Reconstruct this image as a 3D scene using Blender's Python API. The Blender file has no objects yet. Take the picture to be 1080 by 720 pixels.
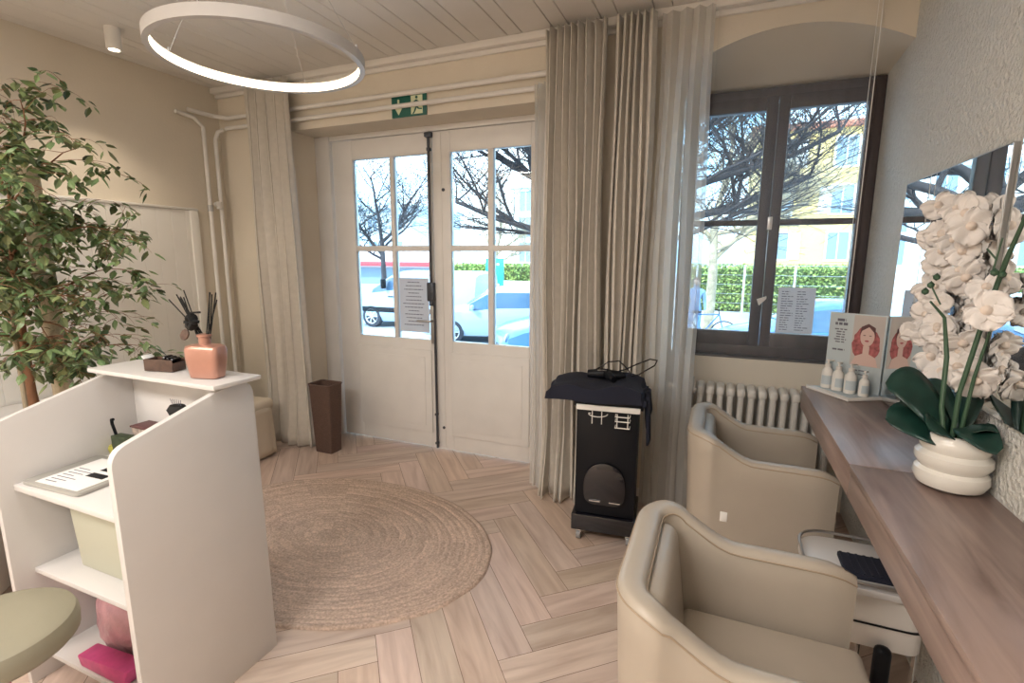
import bpy, bmesh, math, random
from mathutils import Vector, Matrix, noise
R = math.radians; PI = math.pi
random.seed(7)
sc = bpy.context.scene; COL = sc.collection

# ------------------------------------------------------------------ materials
def mat(name, col, rough=.5, metal=0, bump=None, vary=None, emit=None, spec=.5, sheen=0, attr=None, coat=0, trans=0):
    m = bpy.data.materials.new(name); m.use_nodes = True
    nt = m.node_tree; N = nt.nodes; L = nt.links; b = N['Principled BSDF']
    b.inputs['Base Color'].default_value = (*col, 1); b.inputs['Roughness'].default_value = rough
    b.inputs['Metallic'].default_value = metal; b.inputs['Specular IOR Level'].default_value = spec
    if coat: b.inputs['Coat Weight'].default_value = coat; b.inputs['Coat Roughness'].default_value = .1
    if sheen: b.inputs['Sheen Weight'].default_value = sheen
    if trans: b.inputs['Transmission Weight'].default_value = trans
    if emit: b.inputs['Emission Color'].default_value = (*emit[:3], 1); b.inputs['Emission Strength'].default_value = emit[3]
    tc = N.new('ShaderNodeTexCoord')
    src = None
    if vary:      # (scale, amount, stretch)
        sca, amt = vary[0], vary[1]; st = vary[2] if len(vary) > 2 else (1, 1, 1)
        mp = N.new('ShaderNodeMapping'); mp.inputs['Scale'].default_value = st; L.new(tc.outputs['Object'], mp.inputs[0])
        n = N.new('ShaderNodeTexNoise'); n.inputs['Scale'].default_value = sca; n.inputs['Detail'].default_value = 6; L.new(mp.outputs[0], n.inputs[0])
        r = N.new('ShaderNodeValToRGB'); r.color_ramp.elements[0].position = .3; r.color_ramp.elements[1].position = .7
        r.color_ramp.elements[0].color = (*[c*(1-amt) for c in col], 1); r.color_ramp.elements[1].color = (*[min(1, c*(1+amt)) for c in col], 1)
        L.new(n.outputs[0], r.inputs[0]); L.new(r.outputs[0], b.inputs['Base Color']); src = r
    if attr:
        a = N.new('ShaderNodeAttribute'); a.attribute_name = attr
        mx = N.new('ShaderNodeMix'); mx.data_type = 'RGBA'; mx.blend_type = 'MULTIPLY'; mx.inputs[0].default_value = 1
        if src: L.new(src.outputs[0], mx.inputs[6])
        else: mx.inputs[6].default_value = (*col, 1)
        L.new(a.outputs['Color'], mx.inputs[7]); L.new(mx.outputs[2], b.inputs['Base Color'])
    if bump:      # (scale, strength, distance)
        n = N.new('ShaderNodeTexNoise'); n.inputs['Scale'].default_value = bump[0]; n.inputs['Detail'].default_value = 5; L.new(tc.outputs['Object'], n.inputs[0])
        bp = N.new('ShaderNodeBump'); bp.inputs['Strength'].default_value = bump[1]; bp.inputs['Distance'].default_value = bump[2]
        L.new(n.outputs[0], bp.inputs['Height']); L.new(bp.outputs[0], b.inputs['Normal'])
    return m

M = {}
M['wall'] = mat('plaster', (.735, .665, .555), .9, bump=(60, .3, .004), vary=(3, .03))
M['stucco'] = mat('stucco', (.74, .73, .685), .95, bump=(55, 1, .02), vary=(40, .05))  # same paint as the plaster, with the cooler daylight put into the colour
M['ceil'] = mat('ceiling_paint', (.74, .71, .67), .7, vary=(4, .03))
M['white'] = mat('white_paint', (.80, .77, .73), .45, vary=(6, .02))
M['doorpaint'] = mat('door_paint', (.80, .775, .745), .4, vary=(5, .03))
M['beam'] = mat('beam_paint', (.78, .74, .68), .6, vary=(5, .02))
M['desk'] = mat('white_laminate', (.66, .64, .625), .4, vary=(8, .015))
M['panel'] = mat('white_boards', (.82, .79, .74), .5, vary=(5, .02))
M['winwood'] = mat('dark_window_wood', (.065, .05, .052), .45, vary=(20, .3, (1, 1, .1)))
M['curtain'] = mat('linen_curtain', (.62, .575, .51), .95, bump=(400, .3, .001), vary=(25, .05), sheen=.2)
M['rug'] = mat('jute', (.56, .425, .345), .95, attr='tone', bump=(300, .8, .003), vary=(90, .25))
M['leather'] = mat('beige_leather', (.42, .365, .30), .38, bump=(220, .15, .001), vary=(6, .04))
M['piping'] = mat('leather_piping', (.36, .28, .20), .5)
M['chrome'] = mat('chrome', (.75, .75, .75), .15, 1)
M['steel'] = mat('brushed_steel', (.55, .55, .55), .35, 1)
M['dark'] = mat('dark_metal', (.08, .085, .10), .4, .6)
M['black'] = mat('black_plastic', (.004, .005, .008), .45, spec=.25)
M['gloss'] = mat('black_gloss', (.008, .008, .012), .12, coat=.5)
M['navy'] = mat('navy_towel', (.012, .014, .028), .95, bump=(250, .9, .003))
M['basket'] = mat('dark_wicker', (.11, .065, .05), .7, bump=(120, .6, .004), vary=(60, .3, (1, 1, 4)))
M['slip'] = mat('cream_slipcover', (.66, .58, .47), .9, bump=(200, .2, .001))
M['stool'] = mat('greenish_beige_vinyl', (.29, .27, .20), .5, bump=(120, .2, .001))
M['copper'] = mat('rose_gold', (.50, .27, .21), .30, .5, vary=(20, .05))
M['reed'] = mat('black_reed', (.006, .006, .006), .8)
M['walnut'] = mat('walnut_tray', (.09, .05, .035), .5, vary=(30, .3, (1, 6, 1)))
M['paper'] = mat('paper', (.82, .82, .80), .7)
M['ink'] = mat('grey_ink', (.16, .16, .20), .8)
M['pink'] = mat('magenta_plastic', (.62, .07, .25), .4, vary=(20, .15))
M['film'] = mat('pink_film', (.50, .27, .30), .35, vary=(15, .2), bump=(18, .8, .02))
M['cream'] = mat('cream_bin', (.50, .50, .40), .5)
M['greyboard'] = mat('grey_board', (.36, .35, .32), .35)
M['leaf'] = mat('ficus_leaf', (.135, .20, .095), .33, attr='tone')
M['bark'] = mat('ficus_bark', (.26, .125, .065), .85, bump=(80, .6, .004), vary=(25, .25, (1, 1, .3)))
M['cork'] = mat('cork_pole', (.56, .47, .33), .9, bump=(70, .7, .006), vary=(30, .2))
M['bamboo'] = mat('bamboo_stake', (.50, .42, .30), .6)
M['soil'] = mat('soil', (.05, .03, .02), .95, bump=(60, 1, .01))
M['ceramic'] = mat('white_ceramic', (.82, .79, .73), .18, coat=.4)
M['petal'] = mat('white_petal', (.90, .85, .81), .55, vary=(30, .04), bump=(25, .3, .004))
M['lip'] = mat('orchid_lip', (.88, .76, .66), .5)
M['oleaf'] = mat('orchid_leaf', (.012, .045, .035), .32, vary=(18, .3))
M['stemg'] = mat('orchid_stem', (.05, .11, .06), .5)
M['radiator'] = mat('radiator_enamel', (.78, .75, .70), .3)
M['green'] = mat('sign_green', (.01, .12, .09), .4)
M['signlite'] = mat('sign_pale', (.72, .76, .52), .5)
M['bottle'] = mat('white_bottle', (.84, .82, .78), .25)
M['label'] = mat('pale_blue_label', (.55, .62, .66), .5)
M['skin'] = mat('print_skin', (.72, .52, .46), .6); M['hair'] = mat('print_red_hair', (.42, .12, .12), .6, vary=(60, .4))
M['poster'] = mat('poster_blue', (.56, .63, .66), .35); M['posterpic'] = mat('poster_beige', (.58, .53, .50), .35)
M['brown'] = mat('print_dark_hair', (.12, .05, .05), .6); M['lips'] = mat('print_lips', (.45, .1, .12), .6)
M['led'] = mat('warm_led', (1, .9, .75), .5, emit=(1, .80, .56, 4.5))
M['spotled'] = mat('spot_led', (1, 1, 1), .5, emit=(1, .9, .72, 12))
M['ringwhite'] = mat('ring_white', (.58, .565, .55), .5)
M['yellow'] = mat('yellow_green', (.45, .42, .08), .4)
M['socks'] = mat('pale_blue_cloth', (.62, .66, .75), .9)
# outdoors
M['road'] = mat('asphalt', (.40, .44, .48), .9, vary=(.4, .1)); M['pave'] = mat('pavement', (.62, .60, .57), .9, vary=(1, .1))
M['carwhite'] = mat('car_white', (.36, .47, .58), .25, coat=.6); M['carblue'] = mat('car_blue', (.08, .22, .46), .25, coat=.6)
M['carglass'] = mat('car_glass', (.06, .12, .2), .08, coat=.5); M['tyre'] = mat('tyre', (.03, .035, .05), .8)
M['alloy'] = mat('alloy', (.6, .63, .66), .3, .5); M['lamp'] = mat('headlamp', (.30, .36, .45), .1, coat=.5)
M['hedge'] = mat('hedge', (.20, .30, .10), .8, attr='tone')
M['byellow'] = mat('ochre_render', (.80, .56, .20), .9, vary=(.5, .05)); M['bwhite'] = mat('white_render', (.82, .83, .82), .9)
M['bglass'] = mat('facade_glass', (.22, .32, .40), .3); M['bgrey'] = mat('grey_render', (.55, .62, .66), .9)
M['red'] = mat('red_awning', (.60, .06, .07), .7); M['cyan'] = mat('turquoise_sign', (.02, .50, .56), .5)
M['tree'] = mat('tree_bark', (.045, .04, .045), .9, vary=(8, .3, (1, 1, .3)))
M['trunk'] = mat('pale_bark', (.40, .33, .22), .9, vary=(6, .3))
M['jean'] = mat('blue_cloth', (.20, .33, .55), .9); M['pskin'] = mat('skin', (.55, .38, .30), .6); M['tilered'] = mat('roof_red', (.45, .16, .10), .8)

def floor_mat():
    m = bpy.data.materials.new('oak_herringbone'); m.use_nodes = True
    nt = m.node_tree; N = nt.nodes; L = nt.links; b = N['Principled BSDF']; b.inputs['Roughness'].default_value = .42
    a = N.new('ShaderNodeAttribute'); a.attribute_name = 'tone'
    u = N.new('ShaderNodeUVMap'); u.uv_map = 'UVMap'
    mp = N.new('ShaderNodeMapping'); mp.inputs['Scale'].default_value = (2.2, 20, 1); L.new(u.outputs[0], mp.inputs[0])
    n = N.new('ShaderNodeTexNoise'); n.inputs['Scale'].default_value = 1; n.inputs['Detail'].default_value = 7; n.inputs['Distortion'].default_value = .6; L.new(mp.outputs[0], n.inputs[0])
    r = N.new('ShaderNodeValToRGB'); e = r.color_ramp.elements
    e[0].position = .25; e[0].color = (.45, .325, .26, 1); e[1].position = .62; e[1].color = (.66, .52, .435, 1)
    L.new(n.outputs[0], r.inputs[0])
    mx = N.new('ShaderNodeMix'); mx.data_type = 'RGBA'; mx.blend_type = 'MULTIPLY'; mx.inputs[0].default_value = 1
    L.new(r.outputs[0], mx.inputs[6]); L.new(a.outputs['Color'], mx.inputs[7]); L.new(mx.outputs[2], b.inputs['Base Color'])
    bp = N.new('ShaderNodeBump'); bp.inputs['Strength'].default_value = .15; bp.inputs['Distance'].default_value = .002
    L.new(n.outputs[0], bp.inputs['Height']); L.new(bp.outputs[0], b.inputs['Normal'])
    return m
M['floor'] = floor_mat()

def counter_mat():
    m = bpy.data.materials.new('walnut_laminate'); m.use_nodes = True
    nt = m.node_tree; N = nt.nodes; L = nt.links; b = N['Principled BSDF']; b.inputs['Roughness'].default_value = .33
    tc = N.new('ShaderNodeTexCoord'); mp = N.new('ShaderNodeMapping'); mp.inputs['Scale'].default_value = (9, .9, 9); L.new(tc.outputs['Object'], mp.inputs[0])
    n = N.new('ShaderNodeTexNoise'); n.inputs['Scale'].default_value = 1.6; n.inputs['Detail'].default_value = 8; n.inputs['Distortion'].default_value = 1.2; L.new(mp.outputs[0], n.inputs[0])
    r = N.new('ShaderNodeValToRGB'); e = r.color_ramp.elements
    e[0].position = .3; e[0].color = (.20, .135, .115, 1); e[1].position = .68; e[1].color = (.40, .29, .25, 1)
    L.new(n.outputs[0], r.inputs[0]); L.new(r.outputs[0], b.inputs['Base Color'])
    return m
M['counter'] = counter_mat()

def glass_mat(name, tint, gl, fres=True):
    m = bpy.data.materials.new(name); m.use_nodes = True
    nt = m.node_tree; N = nt.nodes; L = nt.links; N.clear()
    o = N.new('ShaderNodeOutputMaterial'); t = N.new('ShaderNodeBsdfTransparent'); t.inputs[0].default_value = (*tint, 1)
    g = N.new('ShaderNodeBsdfGlossy'); g.inputs['Roughness'].default_value = .02
    mx = N.new('ShaderNodeMixShader')
    lw = N.new('ShaderNodeFresnel'); lw.inputs[0].default_value = gl
    L.new(lw.outputs[0], mx.inputs[0]); L.new(t.outputs[0], mx.inputs[1]); L.new(g.outputs[0], mx.inputs[2]); L.new(mx.outputs[0], o.inputs[0])
    return m
M['glass'] = glass_mat('window_glass', (.90, .96, 1.0), 1.35)
M['acrylic'] = glass_mat('clear_acrylic', (.90, .93, .95), 1.4)

def sheer_mat(name, col, cover):
    m = bpy.data.materials.new(name); m.use_nodes = True
    nt = m.node_tree; N = nt.nodes; L = nt.links; N.clear()
    o = N.new('ShaderNodeOutputMaterial'); t = N.new('ShaderNodeBsdfTransparent')
    d = N.new('ShaderNodeBsdfDiffuse'); d.inputs[0].default_value = (*col, 1)
    tl = N.new('ShaderNodeBsdfTranslucent'); tl.inputs[0].default_value = (*col, 1)
    a = N.new('ShaderNodeMixShader'); a.inputs[0].default_value = .5; L.new(d.outputs[0], a.inputs[1]); L.new(tl.outputs[0], a.inputs[2])
    mx = N.new('ShaderNodeMixShader')
    lw = N.new('ShaderNodeLayerWeight'); lw.inputs[0].default_value = .35      # threads cover more when seen edge on
    ma = N.new('ShaderNodeMath'); ma.operation = 'MULTIPLY_ADD'; ma.inputs[1].default_value = .22; ma.inputs[2].default_value = cover; ma.use_clamp = True
    L.new(lw.outputs['Facing'], ma.inputs[0]); L.new(ma.outputs[0], mx.inputs[0])
    L.new(t.outputs[0], mx.inputs[1]); L.new(a.outputs[0], mx.inputs[2]); L.new(mx.outputs[0], o.inputs[0])
    return m
M['sheer'] = sheer_mat('voile', (.85, .85, .84), .07)
M['sheerstack'] = sheer_mat('gathered_voile', (.84, .83, .80), .62)
def backlit(name, col):
    m = mat(name, col, .8); N = m.node_tree.nodes; L = m.node_tree.links; o = N['Material Output']
    t = N.new('ShaderNodeBsdfTranslucent'); t.inputs[0].default_value = (*col, 1); x = N.new('ShaderNodeMixShader'); x.inputs[0].default_value = .35
    L.new(N['Principled BSDF'].outputs[0], x.inputs[1]); L.new(t.outputs[0], x.inputs[2]); L.new(x.outputs[0], o.inputs[0]); return m
M['backpaper'] = backlit('backlit_paper', (.80, .81, .84))
M['mirror'] = mat('mirror_silver', (.86, .89, .90), .01, 1)

# ------------------------------------------------------------------ mesh builder
class MB:
    def __init__(s): s.bm = bmesh.new()
    def _add(s, t, mtx=None):
        if mtx is not None: t.transform(mtx)
        me = bpy.data.meshes.new('t'); t.to_mesh(me); t.free(); s.bm.from_mesh(me); bpy.data.meshes.remove(me)
    def box(s, x0, x1, y0, y1, z0, z1, bev=0, seg=2, mtx=None):
        t = bmesh.new(); bmesh.ops.create_cube(t, size=1)
        t.transform(Matrix.Translation(((x0+x1)/2, (y0+y1)/2, (z0+z1)/2)) @ Matrix.Diagonal((abs(x1-x0), abs(y1-y0), abs(z1-z0), 1)))
        if bev: bmesh.ops.bevel(t, geom=list(t.edges), offset=bev, segments=seg, profile=.5, affect='EDGES')
        s._add(t, mtx); return s
    def tube(s, pts, r, n=8, cap=True, closed=False):
        pts = [Vector(p) for p in pts]; rs = r if isinstance(r, (list, tuple)) else [r]*len(pts)
        rings = []; prev = None; k = len(pts)
        for i, p in enumerate(pts):
            if closed: d = pts[(i+1) % k]-pts[i-1]
            else: d = pts[min(i+1, k-1)]-pts[max(i-1, 0)]
            if d.length < 1e-9: d = Vector((0, 0, 1))
            d.normalize()
            if prev is None: a = d.orthogonal().normalized()
            else:
                a = prev-d*prev.dot(d)
                a = a.normalized() if a.length > 1e-6 else d.orthogonal().normalized()
            prev = a; b = d.cross(a)
            rings.append([s.bm.verts.new(p+(a*math.cos(2*PI*j/n)+b*math.sin(2*PI*j/n))*rs[i]) for j in range(n)])
        for i in range(k if closed else k-1):
            A, B = rings[i], rings[(i+1) % k]
            for j in range(n): s.bm.faces.new((A[j], A[(j+1) % n], B[(j+1) % n], B[j]))
        if cap and not closed:
            if rs[0] > 1e-5: s.bm.faces.new(rings[0][::-1])
            if rs[-1] > 1e-5: s.bm.faces.new(rings[-1])
        return s
    def lathe(s, prof, c=(0, 0, 0), n=32, sx=1, sy=1, mtx=None):
        t = bmesh.new(); rings = []
        for (r, z) in prof:
            if r < 1e-6: rings.append([t.verts.new((c[0], c[1], c[2]+z))])
            else: rings.append([t.verts.new((c[0]+sx*r*math.cos(2*PI*j/n), c[1]+sy*r*math.sin(2*PI*j/n), c[2]+z)) for j in range(n)])
        for A, B in zip(rings, rings[1:]):
            for j in range(n):
                q = (j+1) % n
                if len(A) == 1 and len(B) == 1: continue
                if len(A) == 1: t.faces.new((A[0], B[q], B[j]))
                elif len(B) == 1: t.faces.new((A[j], A[q], B[0]))
                else: t.faces.new((A[j], A[q], B[q], B[j]))
        s._add(t, mtx); return s
    def prism(s, poly, axis, a, b, mtx=None, bev=0):     # poly in the other two axes, extruded along axis from a to b
        t = bmesh.new()
        def P(q, w): return {'x': (w, q[0], q[1]), 'y': (q[0], w, q[1]), 'z': (q[0], q[1], w)}[axis]
        A = [t.verts.new(P(q, a)) for q in poly]; B = [t.verts.new(P(q, b)) for q in poly]; n = len(poly)
        t.faces.new(A[::-1]); t.faces.new(B)
        for j in range(n): t.faces.new((A[j], A[(j+1) % n], B[(j+1) % n], B[j]))
        bmesh.ops.recalc_face_normals(t, faces=t.faces)
        if bev: bmesh.ops.bevel(t, geom=list(t.edges), offset=bev, segments=2, profile=.5, affect='EDGES')
        s._add(t, mtx); return s
    def grid(s, f, nu, nv, cu=False, cv=False):
        V = [[s.bm.verts.new(f(i, j)) for j in range(nv)] for i in range(nu)]
        for i in range(nu if cu else nu-1):
            for j in range(nv if cv else nv-1):
                s.bm.faces.new((V[i][j], V[(i+1) % nu][j], V[(i+1) % nu][(j+1) % nv], V[i][(j+1) % nv]))
        return V
    def build(s, name, m, parent=None, origin=None, smooth=35, solid=0, world=True, keep_normals=False):
        bm = s.bm
        if not keep_normals: bmesh.ops.recalc_face_normals(bm, faces=bm.faces)
        o = Vector(origin) if origin is not None else Vector((0, 0, 0))
        if parent is not None and world:
            p = parent; 
            while p: o = o+p.location if origin is None else o; p = p.parent
        if world or origin is not None: bm.transform(Matrix.Translation(-o))
        me = bpy.data.meshes.new(name); bm.to_mesh(me); bm.free()
        me.materials.append(m if not isinstance(m, str) else M[m])
        ob = bpy.data.objects.new(name, me); COL.objects.link(ob)
        if parent is not None: ob.parent = parent
        elif origin is not None: ob.location = o
        if smooth and len(me.polygons):
            me.shade_smooth(); me.set_sharp_from_angle(angle=R(smooth))
        if solid:
            md = ob.modifiers.new('solid', 'SOLIDIFY'); md.thickness = solid; md.offset = 0
        return ob

def tag(o, label, cat, group=None):
    o['label'] = label; o['category'] = cat
    if group: o['group'] = group
    return o
def thing(name, label, cat, loc=(0, 0, 0), rz=0, group=None):
    o = bpy.data.objects.new(name, None); COL.objects.link(o); o.empty_display_size = .05
    o.location = loc; o.rotation_euler = (0, 0, rz); return tag(o, label, cat, group)
def struct(o): o['kind'] = 'structure'; return o
def copy_tree(o, parent=None):
    c = o.copy(); COL.objects.link(c); c.parent = parent
    for ch in [x for x in ALLCH(o)]: copy_tree(ch, c)
    return c
def ALLCH(o): return [x for x in bpy.data.objects if x.parent == o]
def rounded(poly, r, seg=5, idx=None):
    out = []; n = len(poly)
    for i in range(n):
        p = Vector(poly[i]).to_2d(); a = Vector(poly[i-1]).to_2d(); b = Vector(poly[(i+1) % n]).to_2d()
        rr = r if idx is None else (r if i in idx else 0)
        if rr == 0: out.append((p.x, p.y)); continue
        d1 = (a-p); d2 = (b-p); l = min(rr, d1.length*.49, d2.length*.49); p1 = p+d1.normalized()*l; p2 = p+d2.normalized()*l
        for k in range(seg+1):
            t = k/seg; q = p1*(1-t)**2+p*2*t*(1-t)+p2*t*t; out.append((q.x, q.y))
    return out

# ------------------------------------------------------------------ room shell
XL, XR, YB, YF, ZC = -4.05, .80, 3.22, -2.6, 2.98
def herringbone():
    W = .152; n = 5; L_ = W*n; th = R(41.5); du = Vector((math.cos(th), math.sin(th))); dv = Vector((-du.y, du.x)); o = Vector((-.60, 1.935))
    bm = bmesh.new(); uv = bm.loops.layers.uv.new('UVMap'); cl = bm.loops.layers.float_color.new('tone')
    g = .0012
    for j in range(-40, 41):
        for mm in range(-8, 9):
            for k in (0, 1):
                if k == 0: x0, y0, w, h = j+2*n*mm, j, n, 1
                else: x0, y0, w, h = j+n+2*n*mm, j-n+1, 1, n
                c = o+du*((x0+w/2)*W)+dv*((y0+h/2)*W)
                if not (XL-.6 < c.x < XR+.7 and YF-.7 < c.y < YB+1.1): continue
                rd = random.random(); t = .90+.15*rd; ti = (t*(1+.03*random.uniform(-1, 1)), t, t*(1+.05*random.uniform(-1, 1)), 1)
                q = [(x0*W+g, y0*W+g), ((x0+w)*W-g, y0*W+g), ((x0+w)*W-g, (y0+h)*W-g), (x0*W+g, (y0+h)*W-g)]
                f = bm.faces.new([bm.verts.new((*(o+du*a+dv*b), 0)) for a, b in q])
                ou, ov = random.uniform(0, 50), random.uniform(0, 50)
                for lp, (a, b) in zip(f.loops, q):
                    la, lb = (a-x0*W, b-y0*W) if k == 0 else (b-y0*W, a-x0*W)
                    lp[uv].uv = (la+ou, lb+ov); lp[cl] = ti
    for no, co in (((1, 0, 0), (XR, 0, 0)), ((-1, 0, 0), (XL, 0, 0)), ((0, 1, 0), (0, YB+.45, 0)), ((0, -1, 0), (0, YF, 0))):
        bmesh.ops.bisect_plane(bm, geom=list(bm.verts)+list(bm.edges)+list(bm.faces), plane_co=co, plane_no=no, clear_outer=True)
    me = bpy.data.meshes.new('floor'); bm.to_mesh(me); bm.free(); me.materials.append(M['floor'])
    ob = bpy.data.objects.new('floor', me); COL.objects.link(ob); struct(ob)
    b = MB(); b.box(XL-.1, XR+.1, YF-.1, YB+.5, -.12, -.0015)
    sub = b.build('floor_joint_bed', mat('floor_joint', (.16, .10, .07), .9), ob, world=False)
herringbone()

b = MB(); b.box(XL-.12, XL, YF-.1, YB+.5, -.1, 3.3); struct(b.build('wall_left', 'wall'))
b = MB(); b.box(XR, XR+.12, YF-.1, YB+.5, -.1, 3.3); struct(b.build('wall_right', 'stucco'))
b = MB(); b.box(XL-.1, XR+.1, YF-.12, YF, -.1, 3.3); struct(b.build('wall_front', 'wall'))
# back wall: piers, door lintel, arched window lintel, window breast
DX0, DX1, DZ = -3.25, -1.10, 2.585
WX0 = -.30
b = MB(); YT = 3.74
b.box(XL, DX0, YB, YT, 0, 3.3); b.box(DX0, DX1, YB, YT, DZ, 3.3); b.box(DX1, WX0, YB, YT, 0, 3.3)
arch = [(WX0, 3.3)]
for k in range(25):
    x = WX0+(XR-WX0)*k/24; arch.append((x, 2.815-.155*((x-.27)/.55)**2))
arch.append((XR, 3.3)); b.prism(arch, 'y', YB, YB+.03)
# vaulted soffit running from the arch down to the flat window head
b.grid(lambda i, j: (arch[1+i][0], YB+.012+(3.715-YB-.012)*j/8, arch[1+i][1]+(2.64-arch[1+i][1])*(j/8)**1.15), 25, 9)
b.box(WX0, XR, YB+.03, YT, 2.86, 3.3); b.box(WX0, XR, 3.71, YT, 2.636, 2.86)
b.box(WX0, XR, 3.56, YT, -.1, .952)
struct(b.build('wall_back', 'wall', smooth=25))
# plank ceiling running towards the window wall
b = MB(); x = XL; k = 0
while x < XR:
    w = .2 if k % 2 else .1; x1 = min(x+w, XR)
    b.box(x+.002, x1-.002, YF, YB, ZC, ZC+.03, bev=.0035, seg=1); x = x1; k += 1
b.box(XL-.1, XR+.1, YF-.1, YB+.1, ZC+.03, ZC+.2)
struct(b.build('ceiling', 'ceil', smooth=20))
b = MB(); b.box(XL, XR, 3.155, 3.22, 2.935, ZC, bev=.006); b.box(XL, XR, 3.195, 3.22, 2.905, 2.935, bev=.004)
struct(b.build('trim_1', 'white'))
# white board panelling on the left wall
b = MB(); y = YF+.02
while y < 2.86:
    b.box(XL, XL+.022, y+.0004, min(y+.115, 2.86)-.0004, .0, 1.965, bev=.002, seg=1); y += .115
b.box(XL, XL+.035, YF+.02, 2.93, 1.965, 1.985, bev=.004); b.box(XL, XL+.035, 2.86, 2.93, 0, 1.965, bev=.004)
struct(b.build('trim_2', 'panel'))
b = MB(); b.box(XL, DX0, YB-.014, YB, 0, .09, bev=.003); b.box(DX1, WX0, YB-.014, YB, 0, .09, bev=.003); struct(b.build('baseboard_back', 'white'))

# ------------------------------------------------------------------ double door
YD = 3.485
dr = struct(thing('door_1', 'x', 'x', (-2.12, YD, 0))); del dr['label']; del dr['category']
b = MB(); b.box(DX0, -3.10, YD-.02, YD+.10, 0, DZ, bev=.004); b.box(-1.17, DX1, YD-.02, YD+.10, 0, DZ, bev=.004); b.box(-3.10, -1.17, YD-.01, YD+.10, 2.545, DZ, bev=.004)
b.build('door_frame', 'doorpaint', dr)
def leaf(x0, x1, gx, side):
    lf = MB(); y0, y1 = YD, YD+.05; g0, gm0, gm1, g1 = gx; zb, zt, zm0, zm1 = .93, 2.385, 1.645, 1.69
    lf.box(x0, g0, y0, y1, .012, 2.54, bev=.003); lf.box(g1, x1, y0, y1, .012, 2.54, bev=.003)
    lf.box(g0, g1, y0, y1, zt, 2.54, bev=.003); lf.box(g0, g1, y0, y1, .012, zb, bev=.003)
    lf.box(gm0, gm1, y0, y1, zb, zt, bev=.003); lf.box(g0, g1, y0+.001, y1-.001, zm0, zm1, bev=.003)
    o = lf.build('door_leaf', 'doorpaint', dr)
    p = MB(); p.box(g0-.01, g1+.01, y0-.014, y0+.001, .14, .845, bev=.006); p.box(g0+.05, g1-.05, y0-.019, y0-.012, .20, .785, bev=.003); p.build('lower_panel', 'doorpaint', o)
    for a, c in ((g0, gm0), (gm1, g1)):
        for d, e in ((zb, zm0), (zm1, zt)):
            q = MB(); q.box(a, c, y0+.022, y0+.027, d, e); q.build('pane', 'glass', o)
    return o
la = leaf(-3.085, -2.125, (-2.88, -2.515, -2.479, -2.165), 0)
lb = leaf(-2.115, -1.185, (-1.962, -1.645, -1.60, -1.305), 1)
b = MB(); b.box(-2.05, -2.035, YD-.006, YD, .02, 2.53, bev=.002); b.build('astragal', 'doorpaint', lb)
b = MB(); b.tube([(-2.135, YD-.022, 2.52), (-2.135, YD-.022, 1.36)], .010, 10); b.tube([(-2.108, YD-.018, .02), (-2.112, YD-.018, 1.30)], .010, 10)
b.box(-2.165, -2.105, YD-.035, YD, 2.50, 2.535, bev=.005); b.box(-2.15, -2.12, YD-.03, YD, 2.40, 2.425, bev=.004); b.box(-2.125, -2.10, YD-.03, YD, .30, .32, bev=.004); b.box(-2.125, -2.10, YD-.03, YD, .05, .07, bev=.004)
o = b.build('bolt_rod', 'dark', la); o['label'] = 'dark metal bolt rod'
b = MB(); b.box(-2.165, -2.105, YD-.045, YD, 1.25, 1.40, bev=.008); b.box(-2.15, -2.12, YD-.035, YD, 1.215, 1.25, bev=.004); b.build('lock_box', 'dark', la)
b = MB(); b.box(-2.155, -2.118, YD-.006, YD, .90, 1.20, bev=.003); hp = b.build('handle_plate', 'steel', la)
b = MB(); b.tube([(-2.136, YD-.005, 1.09), (-2.136, YD-.05, 1.09), (-2.15, YD-.058, 1.09), (-2.25, YD-.058, 1.093)], .0095, 10); o = b.build('lever', 'steel', hp); o['label'] = 'steel lever handle'
b = MB(); b.lathe([(0, 0), (.012, 0), (.012, -.01), (0, -.012)], mtx=Matrix.Translation((-2.02, YD, 2.11)) @ Matrix.Rotation(R(-90), 4, 'X')); b.lathe([(0, 0), (.012, 0), (.012, -.01), (0, -.012)], mtx=Matrix.Translation((-2.05, YD, .20)) @ Matrix.Rotation(R(-90), 4, 'X')); b.build('stud', 'dark', lb)
def greek(o, x0, x1, z0, z1, y, rows, cols=1, h=.006, seed=1, mtx=None, center=False, parent=None):
    rd = random.Random(seed); b = MB()
    for c in range(cols):
        a = x0+(x1-x0)*c/cols; e = x0+(x1-x0)*(c+1)/cols-.01
        for r in range(rows):
            z = z1-(z1-z0)*(r+.5)/rows; wid = (e-a)*rd.uniform(.45, .95); s = (a+e-wid)/2 if center else a
            x = s
            while x < s+wid:
                ww = rd.uniform(.01, .035); b.box(x, min(x+ww, s+wid), y-.0006, y, z-h/2, z+h/2); x += ww+.005
    if mtx is not None: b.bm.transform(mtx)
    return b.build('print', 'ink', parent or o, smooth=0)
t = thing('door_notice', 'white sheet of centred text stuck on the glass of the left door leaf', 'notice', (-2.33, YD+.02, .95))
b = MB(); b.box(-2.47, -2.185, YD+.0195, YD+.0215, .985, 1.43); b.build('sheet', 'backpaper', t); greek(t, -2.44, -2.21, 1.03, 1.41, YD+.0194, 13, h=.006, center=True)

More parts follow.
